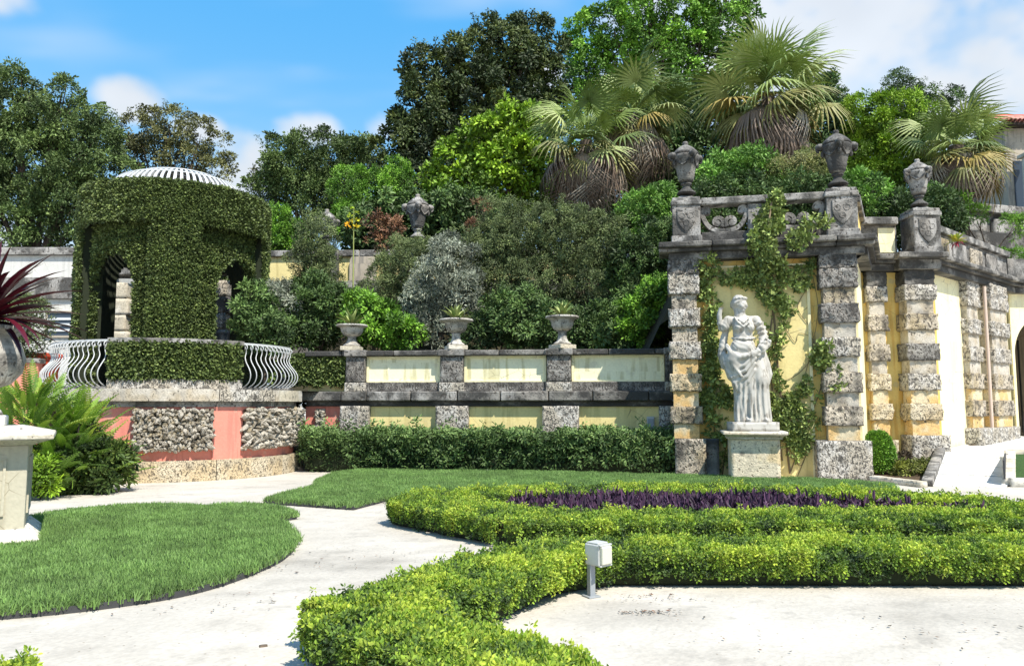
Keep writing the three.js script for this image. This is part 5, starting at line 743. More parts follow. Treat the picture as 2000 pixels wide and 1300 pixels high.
// ------------------------------------------------------------------ ferny shrubs at the foot of the bastion
{
  const frond = (n, L, seed, droop) => { const r = rng(seed), P = []; for (let i = 0; i < n; i++) { const t = (i + 1) / n, z = L * t, y = -droop * L * t * t, w = 0.115 * L * Math.pow(Math.sin(Math.PI * (0.12 + 0.86 * t)), 0.8) + 0.01; for (const s of [-1, 1]) { const a = [0.004 * s, y, z - 0.012 - 0.05 * L / n], b = [0.004 * s, y, z + 0.3 * L / n], c = [s * w * (0.9 + 0.2 * r()), y - 0.25 * w + 0.02 * (r() - 0.5), z + w * 0.45], m = [s * w * 0.5, y + 0.02, z + w * 0.12 - 0.25 * L / n], m2 = [s * w * 0.55, y + 0.015, z + w * 0.4 + 0.15 * L / n]; P.push(...a, ...m, ...m2, ...a, ...m2, ...b, ...m, ...c, ...m2); } } for (let i = 0; i < 6; i++) { const t = i / 6, u = (i + 1) / 6, q = (k) => [-droop * L * k * k, L * k]; const [y0, z0] = q(t), [y1, z1] = q(u); P.push(-0.006, y0, z0, 0.006, y0, z0, 0.005, y1, z1, -0.006, y0, z0, 0.005, y1, z1, -0.005, y1, z1); } const g = new THREE.BufferGeometry(); g.setAttribute('position', new THREE.Float32BufferAttribute(P, 3)); g.computeVertexNormals(); return uvm(g); };
  const geos = [frond(15, 0.95, 1, 0.35), frond(14, 0.8, 2, 0.5), frond(16, 1.1, 3, 0.22)], mats = [[0.15, 0.28, 0.02], [0.25, 0.42, 0.03], [0.10, 0.20, 0.014], [0.36, 0.48, 0.045]].map(([a, b, c]) => new THREE.MeshPhysicalMaterial({ color: new THREE.Color().setRGB(a, b, c), roughness: 0.7, transmission: 0.25, thickness: 0, side: THREE.DoubleSide }));
  const make = (label, px, D, n, hts, rad, seed) => { const r = rng(seed), p = at(px, 900, D), o = thing('fern_shrub', label, 'shrub', [p.x, 0, p.z]); for (let i = 0; i < n; i++) { const m = part('frond', geos[Math.floor(r() * 3)], mats[Math.floor(r() * 4)], o), y = lerp(0.05, hts, Math.pow(r(), 0.8)), a = r() * 6.283, k = rad * Math.sqrt(r()) * (1 - 0.55 * y / hts); m.position.set(Math.cos(a) * k, y, Math.sin(a) * k); m.rotation.set(-lerp(0.1, 1.35, clamp(y / hts * 0.6 + 0.6 * r() - 0.05)), Math.PI / 2 - a + (r() - 0.5), (r() - 0.5) * 0.5, 'YXZ'); m.scale.setScalar(0.34 + 0.4 * r()); }
    const st = []; for (let i = 0; i < 9; i++) { const a = i * 0.8, k = rad * 0.5; st.push(limb([[Math.cos(a) * k * 0.3, 0, Math.sin(a) * k * 0.3, 0.03], [Math.cos(a) * k * 0.7, hts * 0.5, Math.sin(a) * k * 0.7, 0.02], [Math.cos(a) * k, hts * 0.95, Math.sin(a) * k, 0.01]], 5)); } part('stem', st, M.bark, o); return o; };
  make('tall bright green ferny shrub behind the left pedestal', 50, 12.9, 290, 1.62, 0.95, 961); make('lower ferny shrub leaning on the pink bastion wall', 138, 13.2, 260, 1.25, 0.7, 962);
  tree('round_leaf_shrub', 'dark leafy shrub at the corner of the stone base, beside the ferny shrubs', 'shrub', 13.3, [[196, 908, 36, 46], [160, 900, 44, 48], [110, 915, 40, 45]], { trunkPx: 190, floor: 0, spr: SPR.shrub, pal: [[0.03, 0.06, 0.014], [0.07, 0.12, 0.02], [0.16, 0.2, 0.03]], puff: 0.14, per: 14, seed: 963, trunk: 0.03, foliage: 'foliage', stem: 'stem' });
  tree('low_fern', 'small bright fern at the edge of the sand below the shrubs', 'fern', 12.4, [[80, 930, 24, 26]], { floor: 0, spr: SPR.fine, pal: PAL.vivid, puff: 0.1, per: 14, seed: 964, trunk: 0.015, foliage: 'foliage', stem: 'stem' });
}
// ------------------------------------------------------------------ climbing vine on the statue bay
{
  const X = bayX, o = thing('climbing_vine', 'climbing vine trailing from the balustrade down the yellow wall on both sides of the statue', 'vine', [PL[0], 0, PL[1]], bayTurn), r = rng(971), L = [], st = [];
  const blob = (px, py, rx, ry, n, z0 = -0.1, thick = 0.16, s = 1) => { const D = lerp(16.2, 15.6, clamp((px - 1312) / 380)), x = X(px, py), y = hgt(py, D), a = rx / FOCAL * D, b = ry / FOCAL * D; for (let i = 0; i < n * 0.55; i++) { const t = r() * 6.283, k = Math.sqrt(r()), u = x + Math.cos(t) * k * a, v = y + Math.sin(t) * k * b; if (fb3(u * 5 + 40, v * 5, 3) < 0.44) continue; L.push([u, v, z0 + thick * Math.pow(r(), 1.5) * (1.2 - k * 0.6), (r() - 0.5) * 1.4, 0.2 + 0.6 * (r() - 0.3), 1, s * (0.6 + 0.8 * r()), 0.7 + 0.6 * r()]); } };
  const out = 0.1;
  blob(1513, 405, 14, 26, 160, out, 0.16); blob(1500, 440, 24, 34, 340, out, 0.2); blob(1490, 480, 30, 34, 380, 0.36, 0.16); blob(1545, 460, 26, 34, 200, 0.2, 0.12); blob(1590, 440, 26, 14, 60, 0.2, 0.08); blob(1560, 480, 25, 16, 100, 0.38, 0.06);
  blob(1495, 515, 36, 36, 480, -0.1, 0.4); blob(1505, 560, 26, 34, 420, -0.1, 0.26); blob(1518, 610, 20, 40, 300, -0.1, 0.2); blob(1508, 660, 22, 44, 200, -0.1, 0.12); blob(1436, 540, 30, 20, 160); blob(1462, 548, 26, 16, 130); blob(1545, 532, 24, 14, 90); blob(1585, 525, 12, 18, 90); blob(1565, 555, 16, 8, 50); blob(1538, 598, 14, 26, 70);
  blob(1383, 515, 20, 22, 260, 0.06, 0.16); blob(1378, 560, 12, 34, 130); blob(1390, 620, 12, 56, 260); blob(1392, 690, 14, 44, 240); blob(1385, 745, 18, 40, 260); blob(1400, 780, 30, 30, 320); blob(1380, 700, 12, 50, 120); blob(1425, 800, 16, 30, 170); blob(1405, 835, 26, 28, 140); blob(1412, 880, 16, 40, 70, -0.1, 0.05);
  blob(1536, 810, 26, 46, 360); blob(1570, 840, 30, 36, 320); blob(1560, 780, 22, 30, 170); blob(1600, 720, 16, 32, 210); blob(1612, 690, 20, 22, 170, 0.1, 0.12); blob(1630, 735, 16, 26, 120, 0.1, 0.1); blob(1585, 760, 16, 30, 150); blob(1550, 875, 16, 30, 100); blob(1515, 760, 12, 40, 120); blob(1620, 650, 8, 30, 26);
  scatter('foliage', o, SPR.vine, M.leaf, L, PAL.vine, 972);
  const line = (pts, w = 0.008, z = -0.105) => { const D = (px) => lerp(16.2, 15.6, clamp((px - 1312) / 380)); st.push(limb(pts.map(([px, py, zz]) => [X(px, py), hgt(py, D(px)), zz ?? z, w]), 5, 5)); };
  line([[1505, 400, 0.2], [1495, 470, 0.42], [1500, 520, 0.0], [1512, 600], [1520, 700], [1530, 800], [1545, 925]], 0.022); line([[1512, 600], [1504, 680], [1512, 780], [1530, 900]], 0.016); line([[1545, 925], [1575, 840], [1610, 740], [1618, 640], [1598, 540], [1560, 520], [1500, 520]], 0.012); line([[1400, 925], [1395, 820], [1388, 700], [1392, 600], [1384, 520, 0.05], [1440, 545], [1490, 530]], 0.012); line([[1530, 900], [1510, 810], [1525, 740]], 0.01);
  line([[1535, 640], [1556, 668], [1562, 650], [1588, 660], [1592, 690], [1560, 730], [1530, 745]], 0.006); line([[1580, 560], [1560, 600], [1585, 640], [1600, 690]], 0.006); line([[1590, 540], [1600, 600], [1585, 690], [1560, 760], [1530, 765]], 0.006); line([[1545, 880], [1565, 910], [1580, 880], [1560, 930]], 0.008); line([[1420, 860], [1412, 930]], 0.012);
  part('stem', st, plain(0.20, 0.15, 0.09), o);
  const p = at(1852, 470, 18.2), b = thing('ledge_bromeliad', 'small yellow-green bromeliad with red bracts growing on the cornice ledge', 'plant', [p.x, p.y - 0.15, p.z + 0.35]); rosette(b, 26, [bladeGeo(0.3, 0.05, 0.8), bladeGeo(0.26, 0.06, 0.4)], [plain(0.36, 0.42, 0.05), plain(0.5, 0.48, 0.06), plain(0.24, 0.32, 0.05)], 0.05, 975, 1.3, 0.1); rosette(b, 6, [bladeGeo(0.24, 0.04, 1.0)], [plain(0.3, 0.02, 0.05)], 0.02, 976, 0.2, -0.3, 'bract');
}
// ------------------------------------------------------------------ things behind the walls
{
  // wall on top of the mound, below the far urns
  const A = [-9.5, -25.6], B = [2.5, -25.2], o = thing('hillside_wall', 'yellow garden wall with a dark stone coping high among the shrubs', 'wall', [A[0], 0, A[1]], turnOf(A, B)), L = Math.hypot(B[0] - A[0], B[1] - A[1]); part('stucco', span(0, L, 3, 6.45, -0.3, 0), M.yellow, o);
  let x = 0; while (x < L) { part('coping_stone', span(x, Math.min(L, x + 1.1) - 0.015, 6.45, 6.66, -0.4, 0.12, 0.03), M.weathered, o); x += 1.1; } part('plinth', span(0, L, 3, 5.62, 0.002, 0.1, 0.02), M.weathered, o); { const s = along(A, B, 710, 510); part('niche', [span(s - 0.45, s + 0.45, 5.62, 6.2, 0.002, 0.10), uvm(new THREE.CylinderGeometry(0.45, 0.45, 0.1, 20, 1, false, 0, Math.PI).rotateX(Math.PI / 2).rotateZ(Math.PI / 2).translate(s, 6.2, 0.052))], M.grey, o); }
  for (const px of [815, 637]) { const s = along(A, B, px, 490); part('pier', rb(0.9, 3.8, 0.6, s, 4.8, -0.1, 0.03), M.weathered, o); }
  // white building left of the gazebo
  const w = at(96, 560, 24), b = thing('white_outbuilding', 'white building with grey bands and a slatted window, left of the gazebo', 'building', [w.x - 2.4, 0, w.z]); part('wall', span(-3, 4.3, 0, 6.2, -4, 0), M.white, b);
  part('coping', span(-3.1, 4.4, 6.2, 6.45, -4.1, 0.12, 0.03), M.weathered, b); part('band', span(-3.05, 4.35, hgt(584, 24), hgt(542, 24), -0.2, 0.1, 0.02), M.weathered, b);
  const wx = at(116, 632, 24).x - (w.x - 2.4), wy = hgt(633, 24), win = part('window', span(wx - 0.38, wx + 0.38, wy - 0.36, wy + 0.36, -0.1, 0.012), M.glass, b); part('frame', [span(wx - 0.44, wx - 0.38, wy - 0.42, wy + 0.42, 0, 0.05), span(wx + 0.38, wx + 0.44, wy - 0.42, wy + 0.42, 0, 0.05), span(wx - 0.38, wx + 0.38, wy + 0.36, wy + 0.42, 0, 0.05), span(wx - 0.38, wx + 0.38, wy - 0.42, wy - 0.36, 0, 0.05)], M.grey, win); for (const k of [-0.2, -0.02, 0.16]) part('slat', span(wx - 0.37, wx + 0.37, wy + k - 0.03, wy + k + 0.045, 0.013, 0.045), M.frame, win);
  // pillars seen through the arches
  [[428, 23.5, 'banded grey stone pillar seen through the right arch of the gazebo'], [236, 24, 'pale stone pillar seen through the left arch of the gazebo']].forEach(([px, D, label], i) => { const p = at(px, 600, D), q = thing('stone_pillar', label, 'pillar', [p.x, 1.7, p.z]); for (let k = 0; k < 7; k++) part('pillar_block', put(rough(k % 2 ? 0.72 : 0.6, 0.5, 0.6, 0.02, 980 + k + i * 9, 0.1), 0, 0.28 + k * 0.51, 0), i ? M.pale : [M.coral, M.weathered][k % 2], q); part('pillar_cap', rb(0.9, 0.25, 0.8, 0, 3.95, 0, 0.03), M.weathered, q); });
  // pink parapet and terracotta planter left of the balcony
  const p = at(50, 720, 15.8), k = thing('stair_parapet', 'coral-pink parapet wall beside the left balusters', 'wall', [p.x, 0, p.z], 0.25); part('wall', span(-0.9, 0.22, 0, 2.35, -0.25, 0), M.pink, k); part('coping', span(-0.95, 0.27, 2.352, 2.45, -0.3, 0.05, 0.02), M.weathered, k);
  const t = at(78, 698, 17.2), u = thing('terracotta_planter', 'square orange-red terracotta planter behind the left balusters', 'planter', [t.x, 1.79, t.z]); part('box', [uvm(new THREE.CylinderGeometry(0.30 * 1.414, 0.24 * 1.414, 0.78, 4, 1).rotateY(Math.PI / 4).translate(0, 0.39, 0))], M.terracotta, u); part('rim', rb(0.68, 0.1, 0.68, 0, 0.80, 0, 0.02), M.terracotta, u); part('panel', rb(0.32, 0.36, 0.03, 0, 0.45, 0.275, 0.01), plain(0.42, 0.10, 0.05), u);
  // upper terrace parapet on the right and the tiled building
  const q0 = at(1815, 430, 23.6), q1 = at(2060, 430, 25), up = thing('upper_parapet', 'grey weathered stone parapet of the upper terrace under the right palm', 'wall', [q0.x, 0, q0.z], turnOf([q0.x, q0.z], [q1.x, q1.z])), UL = Math.hypot(q1.x - q0.x, q1.z - q0.z);
  part('wall', span(0, UL, 4, hgt(450, 24), -0.3, 0), M.blackened, up); part('top_rail', span(-0.1, UL, hgt(412, 24), hgt(395, 24), -0.4, 0.1, 0.03), M.weathered, up); for (let i = 0; i < 4; i++) part('panel', rb(0.92, 0.52, 0.2, 0.75 + i * 1.15, hgt(436, 24), -0.1, 0.12), M.weathered, up); part('parapet', span(0, UL, hgt(450, 24), hgt(412, 24), -0.25, -0.15), M.blackened, up);
  const h = at(1960, 300, 40), bd = thing('tiled_roof_house', 'grey house with a red barrel-tile roof at the right edge behind the palm', 'building', [h.x, 0, h.z]); part('wall', span(0.15, 9, 0, hgt(248, 40), -6, 0), M.grey, bd); const rf = part('roof', uvm((() => { const g = new THREE.BoxGeometry(10, 0.12, 4.2); g.rotateX(0.42).translate(4.7, hgt(228, 40) + 0.5, -1.4); return g; })()), M.terracotta, bd);
  const tile = limb([[0, 0, 0, 0.1], [0, 0.16, -0.36, 0.1], [0, 0.33, -0.74, 0.085]], 8, 1); const r = rng(991); const tm = [plain(0.56, 0.22, 0.16), plain(0.62, 0.30, 0.24), plain(0.5, 0.17, 0.12)]; for (let j = 0; j < 4; j++) for (let i = 0; i < 18; i++) { const m = part('roof_tile', tile, tm[Math.floor(r() * 3)], rf); m.position.set(-0.2 + i * 0.23, hgt(240, 40) - 0.12 + j * 0.31, 0.75 - j * 0.7); }
  part('eave', span(-0.25, 9, hgt(250, 40) - 0.02, hgt(243, 40), -6, 0.6), plain(0.05, 0.035, 0.03), bd); const wv = hgt(350, 40); part('window', span(0.5, 1.6, wv - 1.6, wv + 1.0, 0.0, 0.05), M.glass, bd); part('column', [uvm(new THREE.CylinderGeometry(0.2, 0.24, 3.6, 14).translate(0.75, wv - 0.8, 0.7)), rb(0.62, 0.2, 0.62, 0.75, wv + 1.05, 0.7, 0.03)], M.pale, bd);
}
// ------------------------------------------------------------------ flower stalk
{
  const b = at(687, 600, 20.6), o = thing('flower_stalk', 'thin tall stalk with yellow-orange blossoms rising above the shrubs', 'flower', [b.x, hill(b.x, b.z), b.z]), k = 20.6 / FOCAL, top = hgt(405, 20.6) - o.position.y; part('stalk', limb([[0, 0, 0, 0.025], [0.02, top * 0.5, 0, 0.022], [0.0, top, 0, 0.01]], 6), plain(0.30, 0.34, 0.10), o);
  for (const [dx, py, s, c] of [[-12, 440, 0.11, [0.72, 0.36, 0.01]], [5, 444, 0.1, [0.62, 0.48, 0.02]], [6, 430, 0.1, [0.55, 0.55, 0.03]], [-6, 422, 0.08, [0.4, 0.5, 0.03]], [6, 416, 0.07, [0.4, 0.5, 0.03]], [-3, 407, 0.07, [0.36, 0.5, 0.03]], [-5, 432, 0.07, [0.6, 0.5, 0.03]]]) { const g = sprig(18, s * 0.5, s * 0.9, s * 0.4, Math.round(py + dx * 7), 0.3).deleteAttribute('color'); part('blossom', uvm(g), plain(...c), o).position.set(dx * k, hgt(py, 20.6) - o.position.y, 0.02); }
}
// ------------------------------------------------------------------ shrubs on the hillside
const SH = (name, label, D, specs, pal, spr, seed, extra = {}) => tree(name, label, 'shrub', D, specs, { spr, pal, puff: 0.22, per: 15, cover: 0.95, shoots: 16, ragged: 0.45, seed, trunk: 0.06, foliage: 'foliage', stem: 'stem', inner: 0.2, ...extra });
SH('tall_shrub', 'upright grey-green shrub under the half-hidden urn lid', 22.5, [[616, 470, 34, 44], [608, 520, 34, 42], [632, 520, 24, 36], [618, 565, 36, 36]], PAL.olive, SPR.fine, 1001);
SH('silver_shrub', 'silvery shrub close to the right side of the gazebo', 20.3, [[545, 585, 24, 30], [535, 615, 30, 30], [562, 610, 26, 30]], PAL.silver, SPR.silver, 1002);
SH('dark_shrub', 'dark olive shrub behind the first planted urn', 20.4, [[600, 590, 46, 38], [640, 612, 38, 40], [605, 640, 50, 40], [662, 595, 26, 30]], PAL.dark, SPR.shrub, 1003);
SH('leafy_shrub', 'green leafy shrub at the left end of the terrace, beside the gazebo', 19.6, [[512, 640, 40, 40], [545, 655, 36, 30], [500, 600, 24, 36]], PAL.wall, SPR.shrub, 1004);
SH('bright_shrub', 'bright green low shrub between the first and second planted urns', 19.4, [[745, 640, 44, 34], [720, 615, 36, 30], [780, 655, 34, 26], [700, 600, 26, 24]], PAL.bright, SPR.shrub, 1005);
SH('silver_shrub', 'large silvery shrub with upright branches behind the second planted urn', 20.2, [[850, 560, 46, 46], [880, 530, 40, 50], [840, 610, 40, 44], [900, 580, 36, 40], [820, 650, 26, 34], [872, 500, 26, 30]], PAL.silver, SPR.silver, 1006, { cover: 0.8 });
SH('olive_shrub', 'brownish olive shrub below the far grey urn', 21.6, [[770, 535, 36, 38], [800, 520, 42, 44], [745, 590, 42, 40], [790, 590, 44, 44], [830, 500, 36, 34]], PAL.olive, SPR.fine, 1007);
SH('olive_shrub', 'large rounded olive shrub in the middle of the slope, beside the silvery one', 21.8, [[960, 490, 56, 46], [1010, 470, 60, 50], [960, 560, 56, 50], [1020, 560, 60, 56], [915, 520, 36, 46], [1040, 440, 40, 34], [985, 430, 34, 30]], PAL.olive, SPR.fine, 1008, { puff: 0.24, per: 20 });
SH('olive_shrub', 'large olive shrub left of the bay, its crown just below the palm skirts', 21.6, [[1090, 470, 60, 56], [1150, 480, 60, 50], [1090, 560, 60, 56], [1160, 560, 60, 60], [1220, 490, 56, 56], [1120, 452, 44, 30], [1190, 455, 40, 30]], PAL.olive, SPR.fine, 1009, { puff: 0.24, per: 20 });
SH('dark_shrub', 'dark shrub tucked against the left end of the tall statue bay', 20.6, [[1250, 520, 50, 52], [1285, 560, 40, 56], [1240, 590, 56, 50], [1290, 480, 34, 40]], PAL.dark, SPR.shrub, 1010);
SH('bright_shrub', 'bright green shrub low in the corner beside the tall statue bay', 19.0, [[1260, 620, 44, 34], [1285, 590, 34, 40], [1230, 650, 40, 24]], PAL.bright, SPR.shrub, 1011);
SH('dark_shrub', 'low dark shrub behind the third planted urn', 19.3, [[1150, 650, 50, 30], [1190, 640, 40, 36], [1080, 640, 40, 34], [1040, 655, 40, 26]], PAL.wall, SPR.shrub, 1012);
SH('dark_shrub', 'low dark shrub between the second and third planted urns', 19.6, [[970, 640, 50, 36], [1010, 610, 46, 40], [930, 655, 30, 26]], PAL.dark, SPR.shrub, 1013);
SH('red_leaf_shrub', 'red and yellow leaved shrub left of the far grey urn', 23.4, [[738, 440, 14, 14], [768, 446, 20, 14], [745, 470, 18, 12]], PAL.red, SPR.shrub, 1014, { cover: 0.22, per: 6, shoots: 6 });
SH('red_leaf_shrub', 'shrub with orange-red shoots above the middle olive shrub', 23.4, [[925, 446, 14, 12], [945, 402, 9, 10]], PAL.red, SPR.fine, 1015, { cover: 0.22, per: 6, shoots: 6 });
SH('fresh_shrub', 'yellow-green shrub above the hillside wall, right of the gazebo roof', 27, [[545, 450, 30, 40], [530, 475, 24, 28], [575, 470, 24, 28]], PAL.bright, SPR.shrub, 1016);
SH('fresh_shrub', 'light green bush behind the left part of the balustrade', 19.2, [[1420, 345, 42, 34], [1460, 325, 34, 30], [1395, 362, 34, 24], [1490, 350, 34, 30]], PAL.fresh, SPR.shrub, 1017);
SH('dry_shrub', 'yellowish bush behind the right part of the balustrade', 19.0, [[1545, 340, 46, 28], [1580, 325, 36, 24], [1515, 355, 30, 22], [1600, 355, 30, 20]], [[0.10, 0.14, 0.03], [0.2, 0.24, 0.06], [0.3, 0.28, 0.12]], SPR.fine, 1018);
SH('fresh_shrub', 'light green bush spilling behind the corner post of the balustrade', 19.3, [[1690, 375, 34, 30], [1660, 385, 26, 24]], PAL.fresh, SPR.shrub, 1019);
SH('fresh_shrub', 'bright green bush left of the balustrade, above the dark shrub', 21.5, [[1245, 412, 30, 28], [1290, 405, 34, 34], [1265, 440, 46, 34], [1305, 430, 26, 40]], PAL.fresh, SPR.shrub, 1020);
SH('grey_shrub', 'grey-green shrub at the far left under the red bromeliad', 16.2, [[30, 640, 36, 40], [60, 620, 24, 30], [-10, 690, 40, 50]], PAL.olive, SPR.fine, 1021, { floor: 0.6 });
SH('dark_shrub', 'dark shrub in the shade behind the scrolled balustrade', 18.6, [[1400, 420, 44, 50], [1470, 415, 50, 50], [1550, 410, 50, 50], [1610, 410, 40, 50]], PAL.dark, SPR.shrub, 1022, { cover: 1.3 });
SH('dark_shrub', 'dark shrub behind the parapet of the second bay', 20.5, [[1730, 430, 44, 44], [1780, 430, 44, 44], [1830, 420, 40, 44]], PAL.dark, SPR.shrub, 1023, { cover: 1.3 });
SH('dark_shrub', 'dark evergreen bush filling the gap behind the far grey urn', 27, [[800, 440, 50, 50], [870, 430, 60, 50], [730, 450, 50, 40], [940, 440, 50, 50]], PAL.dark, SPR.big, 1024, { cover: 1.3, puff: 0.35 });
SH('ledge_shrub', 'green plants spilling over the upper parapet under the right palm', 22.8, [[1850, 400, 34, 24], [1905, 420, 24, 16], [1975, 505, 26, 16], [1990, 440, 20, 20]], PAL.bright, SPR.fine, 1025, { floor: 4.9, cover: 0.6 });
// ------------------------------------------------------------------ trees
const TR = (name, label, D, specs, pal, spr, seed, extra = {}) => tree(name, label, 'tree', D, specs, { spr, pal, puff: 0.5, per: 26, shoots: 8, seed, trunk: 0.3, deep: 0.8, ...extra });
TR('live_oak', 'large dark grey-green oak behind the gazebo at the left edge', 32, [[20, 240, 80, 80], [100, 250, 70, 60], [60, 340, 100, 80], [160, 300, 60, 60], [190, 260, 36, 40], [130, 400, 90, 70], [30, 430, 90, 70], [-60, 330, 80, 120], [120, 180, 30, 26], [20, 165, 40, 30], [215, 360, 40, 60]], PAL.oak, SPR.oak, 1101, { trunkPx: 60, puff: 0.42, per: 18, cover: 0.85, ragged: 0.3 });
TR('sparse_oak', 'thin-crowned olive-brown tree behind the gazebo dome', 37, [[270, 260, 46, 36], [330, 245, 50, 32], [385, 275, 40, 34], [300, 300, 60, 34], [370, 320, 50, 34], [425, 340, 40, 30], [250, 310, 34, 36]], PAL.oakOlive, SPR.oak, 1102, { trunkPx: 330, puff: 0.36, per: 12, cover: 0.55, ragged: 0.4, inner: 0.1, trunk: 0.22 });
TR('dark_oak', 'dark green tree between the gazebo and the taller trees', 36, [[560, 320, 50, 50], [620, 310, 54, 46], [590, 380, 70, 60], [670, 330, 50, 50], [530, 370, 40, 40], [650, 400, 60, 50], [700, 310, 36, 40]], PAL.oak, SPR.oak, 1103, { trunkPx: 600 });
TR('yellow_green_tree', 'yellow-green tree right of the dark one, behind the flower stalk', 31, [[690, 370, 46, 40], [740, 390, 46, 46], [690, 430, 50, 40], [770, 350, 30, 40], [720, 440, 60, 40]], PAL.bright, SPR.shrub, 1104, { puff: 0.36, per: 22, trunk: 0.2 });
TR('magnolia_tree', 'tall dark glossy magnolia with a stepped crown, left of the bright tall tree', 33, [[990, 100, 70, 62], [1050, 90, 46, 50], [945, 110, 44, 60], [1010, 170, 90, 66], [860, 170, 70, 66], [880, 130, 34, 40], [840, 230, 70, 56], [930, 230, 80, 70], [800, 290, 62, 60], [880, 310, 80, 70], [1000, 250, 80, 70], [770, 340, 46, 40], [830, 380, 80, 60], [930, 390, 80, 60], [1060, 200, 50, 60]], PAL.magnolia, SPR.big, 1105, { trunkPx: 930, puff: 0.5, per: 18, cover: 0.9 });
TR('lime_tree', 'bright yellow-green tree in front of the dark magnolia', 28, [[1010, 260, 50, 40], [950, 275, 50, 36], [905, 320, 52, 40], [1000, 320, 60, 40], [880, 360, 44, 30], [1040, 350, 46, 46], [960, 370, 50, 34], [1030, 230, 26, 24]], PAL.vivid, SPR.lime, 1106, { trunkPx: 980, puff: 0.36, per: 15, cover: 0.8, ragged: 0.3, trunk: 0.18 });
TR('tall_green_tree', 'tallest bright green tree, its top cut by the upper edge', 38, [[1200, 60, 90, 70], [1300, 20, 110, 80], [1410, 60, 70, 70], [1250, 150, 110, 70], [1370, 130, 90, 70], [1160, 130, 60, 50], [1180, 220, 70, 60], [1300, 230, 90, 60], [1260, -60, 110, 60], [1400, -20, 70, 60]], PAL.bright, SPR.lime, 1107, { trunkPx: 1290, puff: 0.55, per: 22, cover: 0.8 });
TR('round_green_tree', 'bright green dense tree between the corner urn and the right palm', 25, [[1700, 240, 50, 46], [1760, 240, 56, 50], [1720, 310, 60, 56], [1790, 300, 44, 50], [1680, 290, 36, 46], [1750, 370, 60, 50], [1690, 360, 50, 46]], PAL.vivid, SPR.shrub, 1108, { puff: 0.3, per: 24, trunk: 0.15 });
TR('dark_far_tree', 'small dark treetop behind the right palm', 34, [[1755, 185, 30, 34], [1790, 200, 40, 34], [1840, 230, 60, 40]], PAL.dark, SPR.shrub, 1109, { puff: 0.4 });
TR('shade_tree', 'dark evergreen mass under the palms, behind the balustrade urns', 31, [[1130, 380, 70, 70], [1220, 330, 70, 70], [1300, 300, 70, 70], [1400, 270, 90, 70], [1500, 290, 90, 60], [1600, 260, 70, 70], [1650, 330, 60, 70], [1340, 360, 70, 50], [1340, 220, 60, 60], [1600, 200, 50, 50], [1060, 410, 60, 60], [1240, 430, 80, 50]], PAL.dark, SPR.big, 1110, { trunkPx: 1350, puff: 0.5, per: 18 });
{
  const r = rng(1131), L = []; for (let i = 0; i < 15000; i++) { const px = lerp(-250, 2250, r()), d = 44 + 10 * r(), p = at(px, 400, d), y = lerp(1.5, (px < 760 ? 10.3 : px > 1900 ? 7.5 : 10) + 1.5 * (fb3(px * 0.02, 2, 5) - 0.5), Math.pow(r(), 0.7)); L.push([p.x, y, p.z, r() - 0.5, 0.5, 0.6 + r(), 0.8 + 0.7 * r(), 0.7 + 0.5 * r()]); }
  const w = scatter('distant_wood', scene, SPR.far, M.leaf, L, PAL.oak, 1132); w.userData.label = 'far wood closing the view behind the garden trees';
}
// ------------------------------------------------------------------ palms
function fan(Lp, Lf, n, seed, droop, half = 2.2) {
  const r = rng(seed), P = [], tri = (...q) => { for (const a of q) P.push(...a); };
  for (let i = 0; i < 5; i++) { const t = i / 5, u = (i + 1) / 5, w = 0.018, y = (k) => -0.10 * Lp * k * k; tri([-w, y(t), Lp * t], [w, y(t), Lp * t], [w, y(u), Lp * u], [-w, y(t), Lp * t], [w, y(u), Lp * u], [-w, y(u), Lp * u]); }
  for (let i = 0; i < n; i++) { const a = lerp(-half, half, i / (n - 1)) + 0.03 * (r() - 0.5), l = Lf * (0.72 + 0.28 * Math.cos(a * 0.62)) * (0.88 + 0.2 * r()), ca = Math.cos(a), sa = Math.sin(a), cup = 0.20 * (1 - Math.abs(a) / half) , y0 = -0.10 * Lp, pt = (t, s) => { const q = l * t, w = s * (t < 0.1 ? 0.008 : 0.036 * Math.sin(Math.PI * Math.min(1, 0.3 + t * 0.68)) + 0.002) , y = y0 - droop * l * t * t * t - cup * l * t * (1 - t) * -1 - 0.1 * Math.abs(sa) * q; return [sa * q + ca * w, y + (s ? 0 : 0.012), Lp + ca * q - sa * w]; };
    for (const [t, u] of [[0.02, 0.42], [0.42, 0.75]]) for (const s of [-1, 1]) tri(pt(t, 0), pt(t, s), pt(u, s), pt(t, 0), pt(u, s), pt(u, 0)); for (const s of [-1, 1]) tri(pt(0.75, 0), pt(0.75, s), pt(1, 0)); }
  const g = new THREE.BufferGeometry(); g.setAttribute('position', new THREE.Float32BufferAttribute(P, 3)); g.computeVertexNormals(); return uvm(g);
}
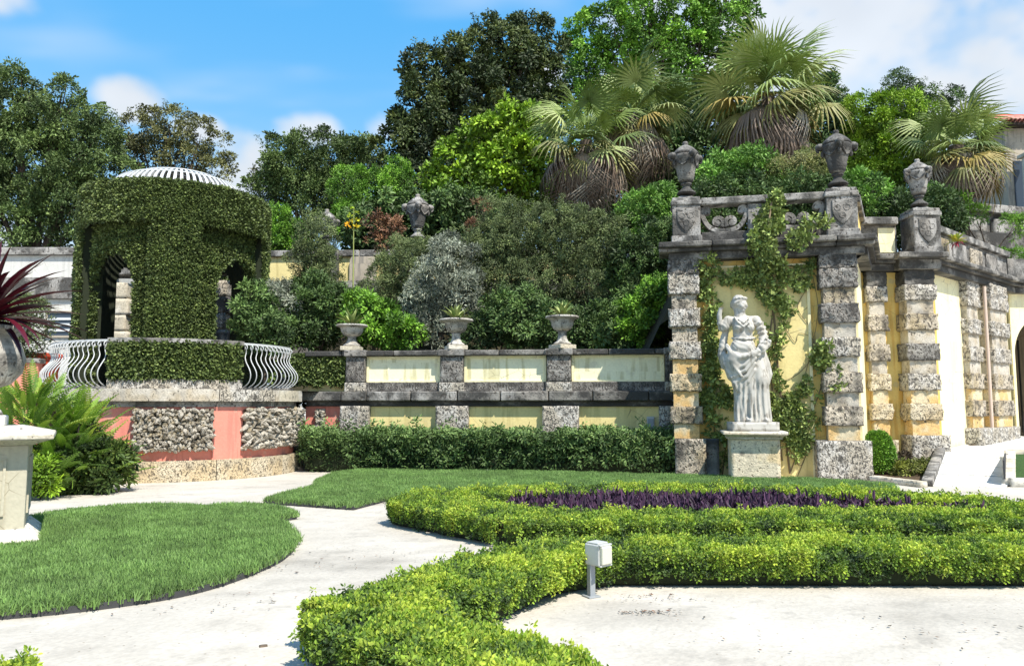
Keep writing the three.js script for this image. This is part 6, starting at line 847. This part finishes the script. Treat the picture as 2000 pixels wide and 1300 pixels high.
{
  const fans = [fan(1.1, 1.05, 22, 1, 0.35, 2.3), fan(1.35, 1.1, 24, 2, 0.6, 2.2), fan(0.9, 1.0, 20, 3, 0.22, 2.3)], dead = [fan(1.0, 1.05, 20, 4, 0.9, 1.2), fan(0.9, 0.95, 18, 5, 1.1, 0.9)];
  const mk = (list) => list.map(([a, b, c]) => new THREE.MeshPhysicalMaterial({ color: new THREE.Color().setRGB(a, b, c), roughness: 0.6, transmission: 0.15, thickness: 0, side: THREE.DoubleSide }));
  const green = mk([[0.20, 0.28, 0.055], [0.28, 0.36, 0.085], [0.11, 0.17, 0.035], [0.38, 0.44, 0.16]]), old = mk([[0.26, 0.25, 0.07], [0.36, 0.27, 0.06], [0.22, 0.22, 0.07]]), brown = mk([[0.32, 0.25, 0.18], [0.46, 0.40, 0.32], [0.2, 0.14, 0.10]]);
  const palm = (label, px, py, D, scale, seed, nG, nO, nD, foot) => {
    const p = at(px, py, D), y = hill(p.x, -D), o = thing('fan_palm', label, 'palm tree', [p.x, y, p.z]), h = p.y - y, r = rng(seed), z = new THREE.Vector3(), X = new THREE.Vector3(), Y = new THREE.Vector3(), m = new THREE.Matrix4();
    part('trunk', limb([[0.1, -0.1, 0, 0.24], [0.05, h * 0.5, 0, 0.2], [0, h, 0, 0.22]], 10, 4), M.bark, o);
    const leafs = (name, n, geos, mats, e0, e1) => { for (let i = 0; i < n; i++) { const f = part(name, geos[Math.floor(r() * geos.length)], mats[Math.floor(r() * mats.length)], o), a = i * 2.39996 + 0.5 * r(), e = lerp(e0, e1, (i + r()) / n) + (name === 'dead_frond' ? 0.6 : 0.35) * (r() - 0.5); z.set(Math.cos(a) * Math.cos(e), Math.sin(e), Math.sin(a) * Math.cos(e)); X.crossVectors(Y.set(0, 1, 0), z).normalize(); Y.crossVectors(z, X); m.makeBasis(X, Y, z); f.quaternion.setFromRotationMatrix(m); f.rotateZ((r() - 0.5) * 1.1); f.position.set(0, h + 0.12 * Math.sin(e), 0); f.scale.setScalar(scale * (0.7 + 0.5 * r())); } };
    leafs('frond', nG, fans, green, 1.35, -0.25); leafs('yellowing_frond', nO, fans, old, -0.15, -0.7); leafs('dead_frond', nD, dead, brown, -0.6, -1.25); return o;
  };
  palm('fan palm nearest the magnolia, with a long skirt of dead brown fronds', 1145, 275, 25.6, 0.98, 1201, 30, 12, 54); palm('fan palm standing behind the left balustrade urn', 1235, 225, 27, 1.02, 1202, 30, 16, 44);
  palm('largest fan palm, silvery fronds spreading above the balustrade', 1500, 185, 24.5, 1.2, 1203, 42, 22, 46);
  palm('fan palm in front of the tiled house, brown skirt hanging over the parapet', 1868, 285, 23.2, 0.8, 1205, 30, 22, 60);
}
renderer.render(scene, camera);
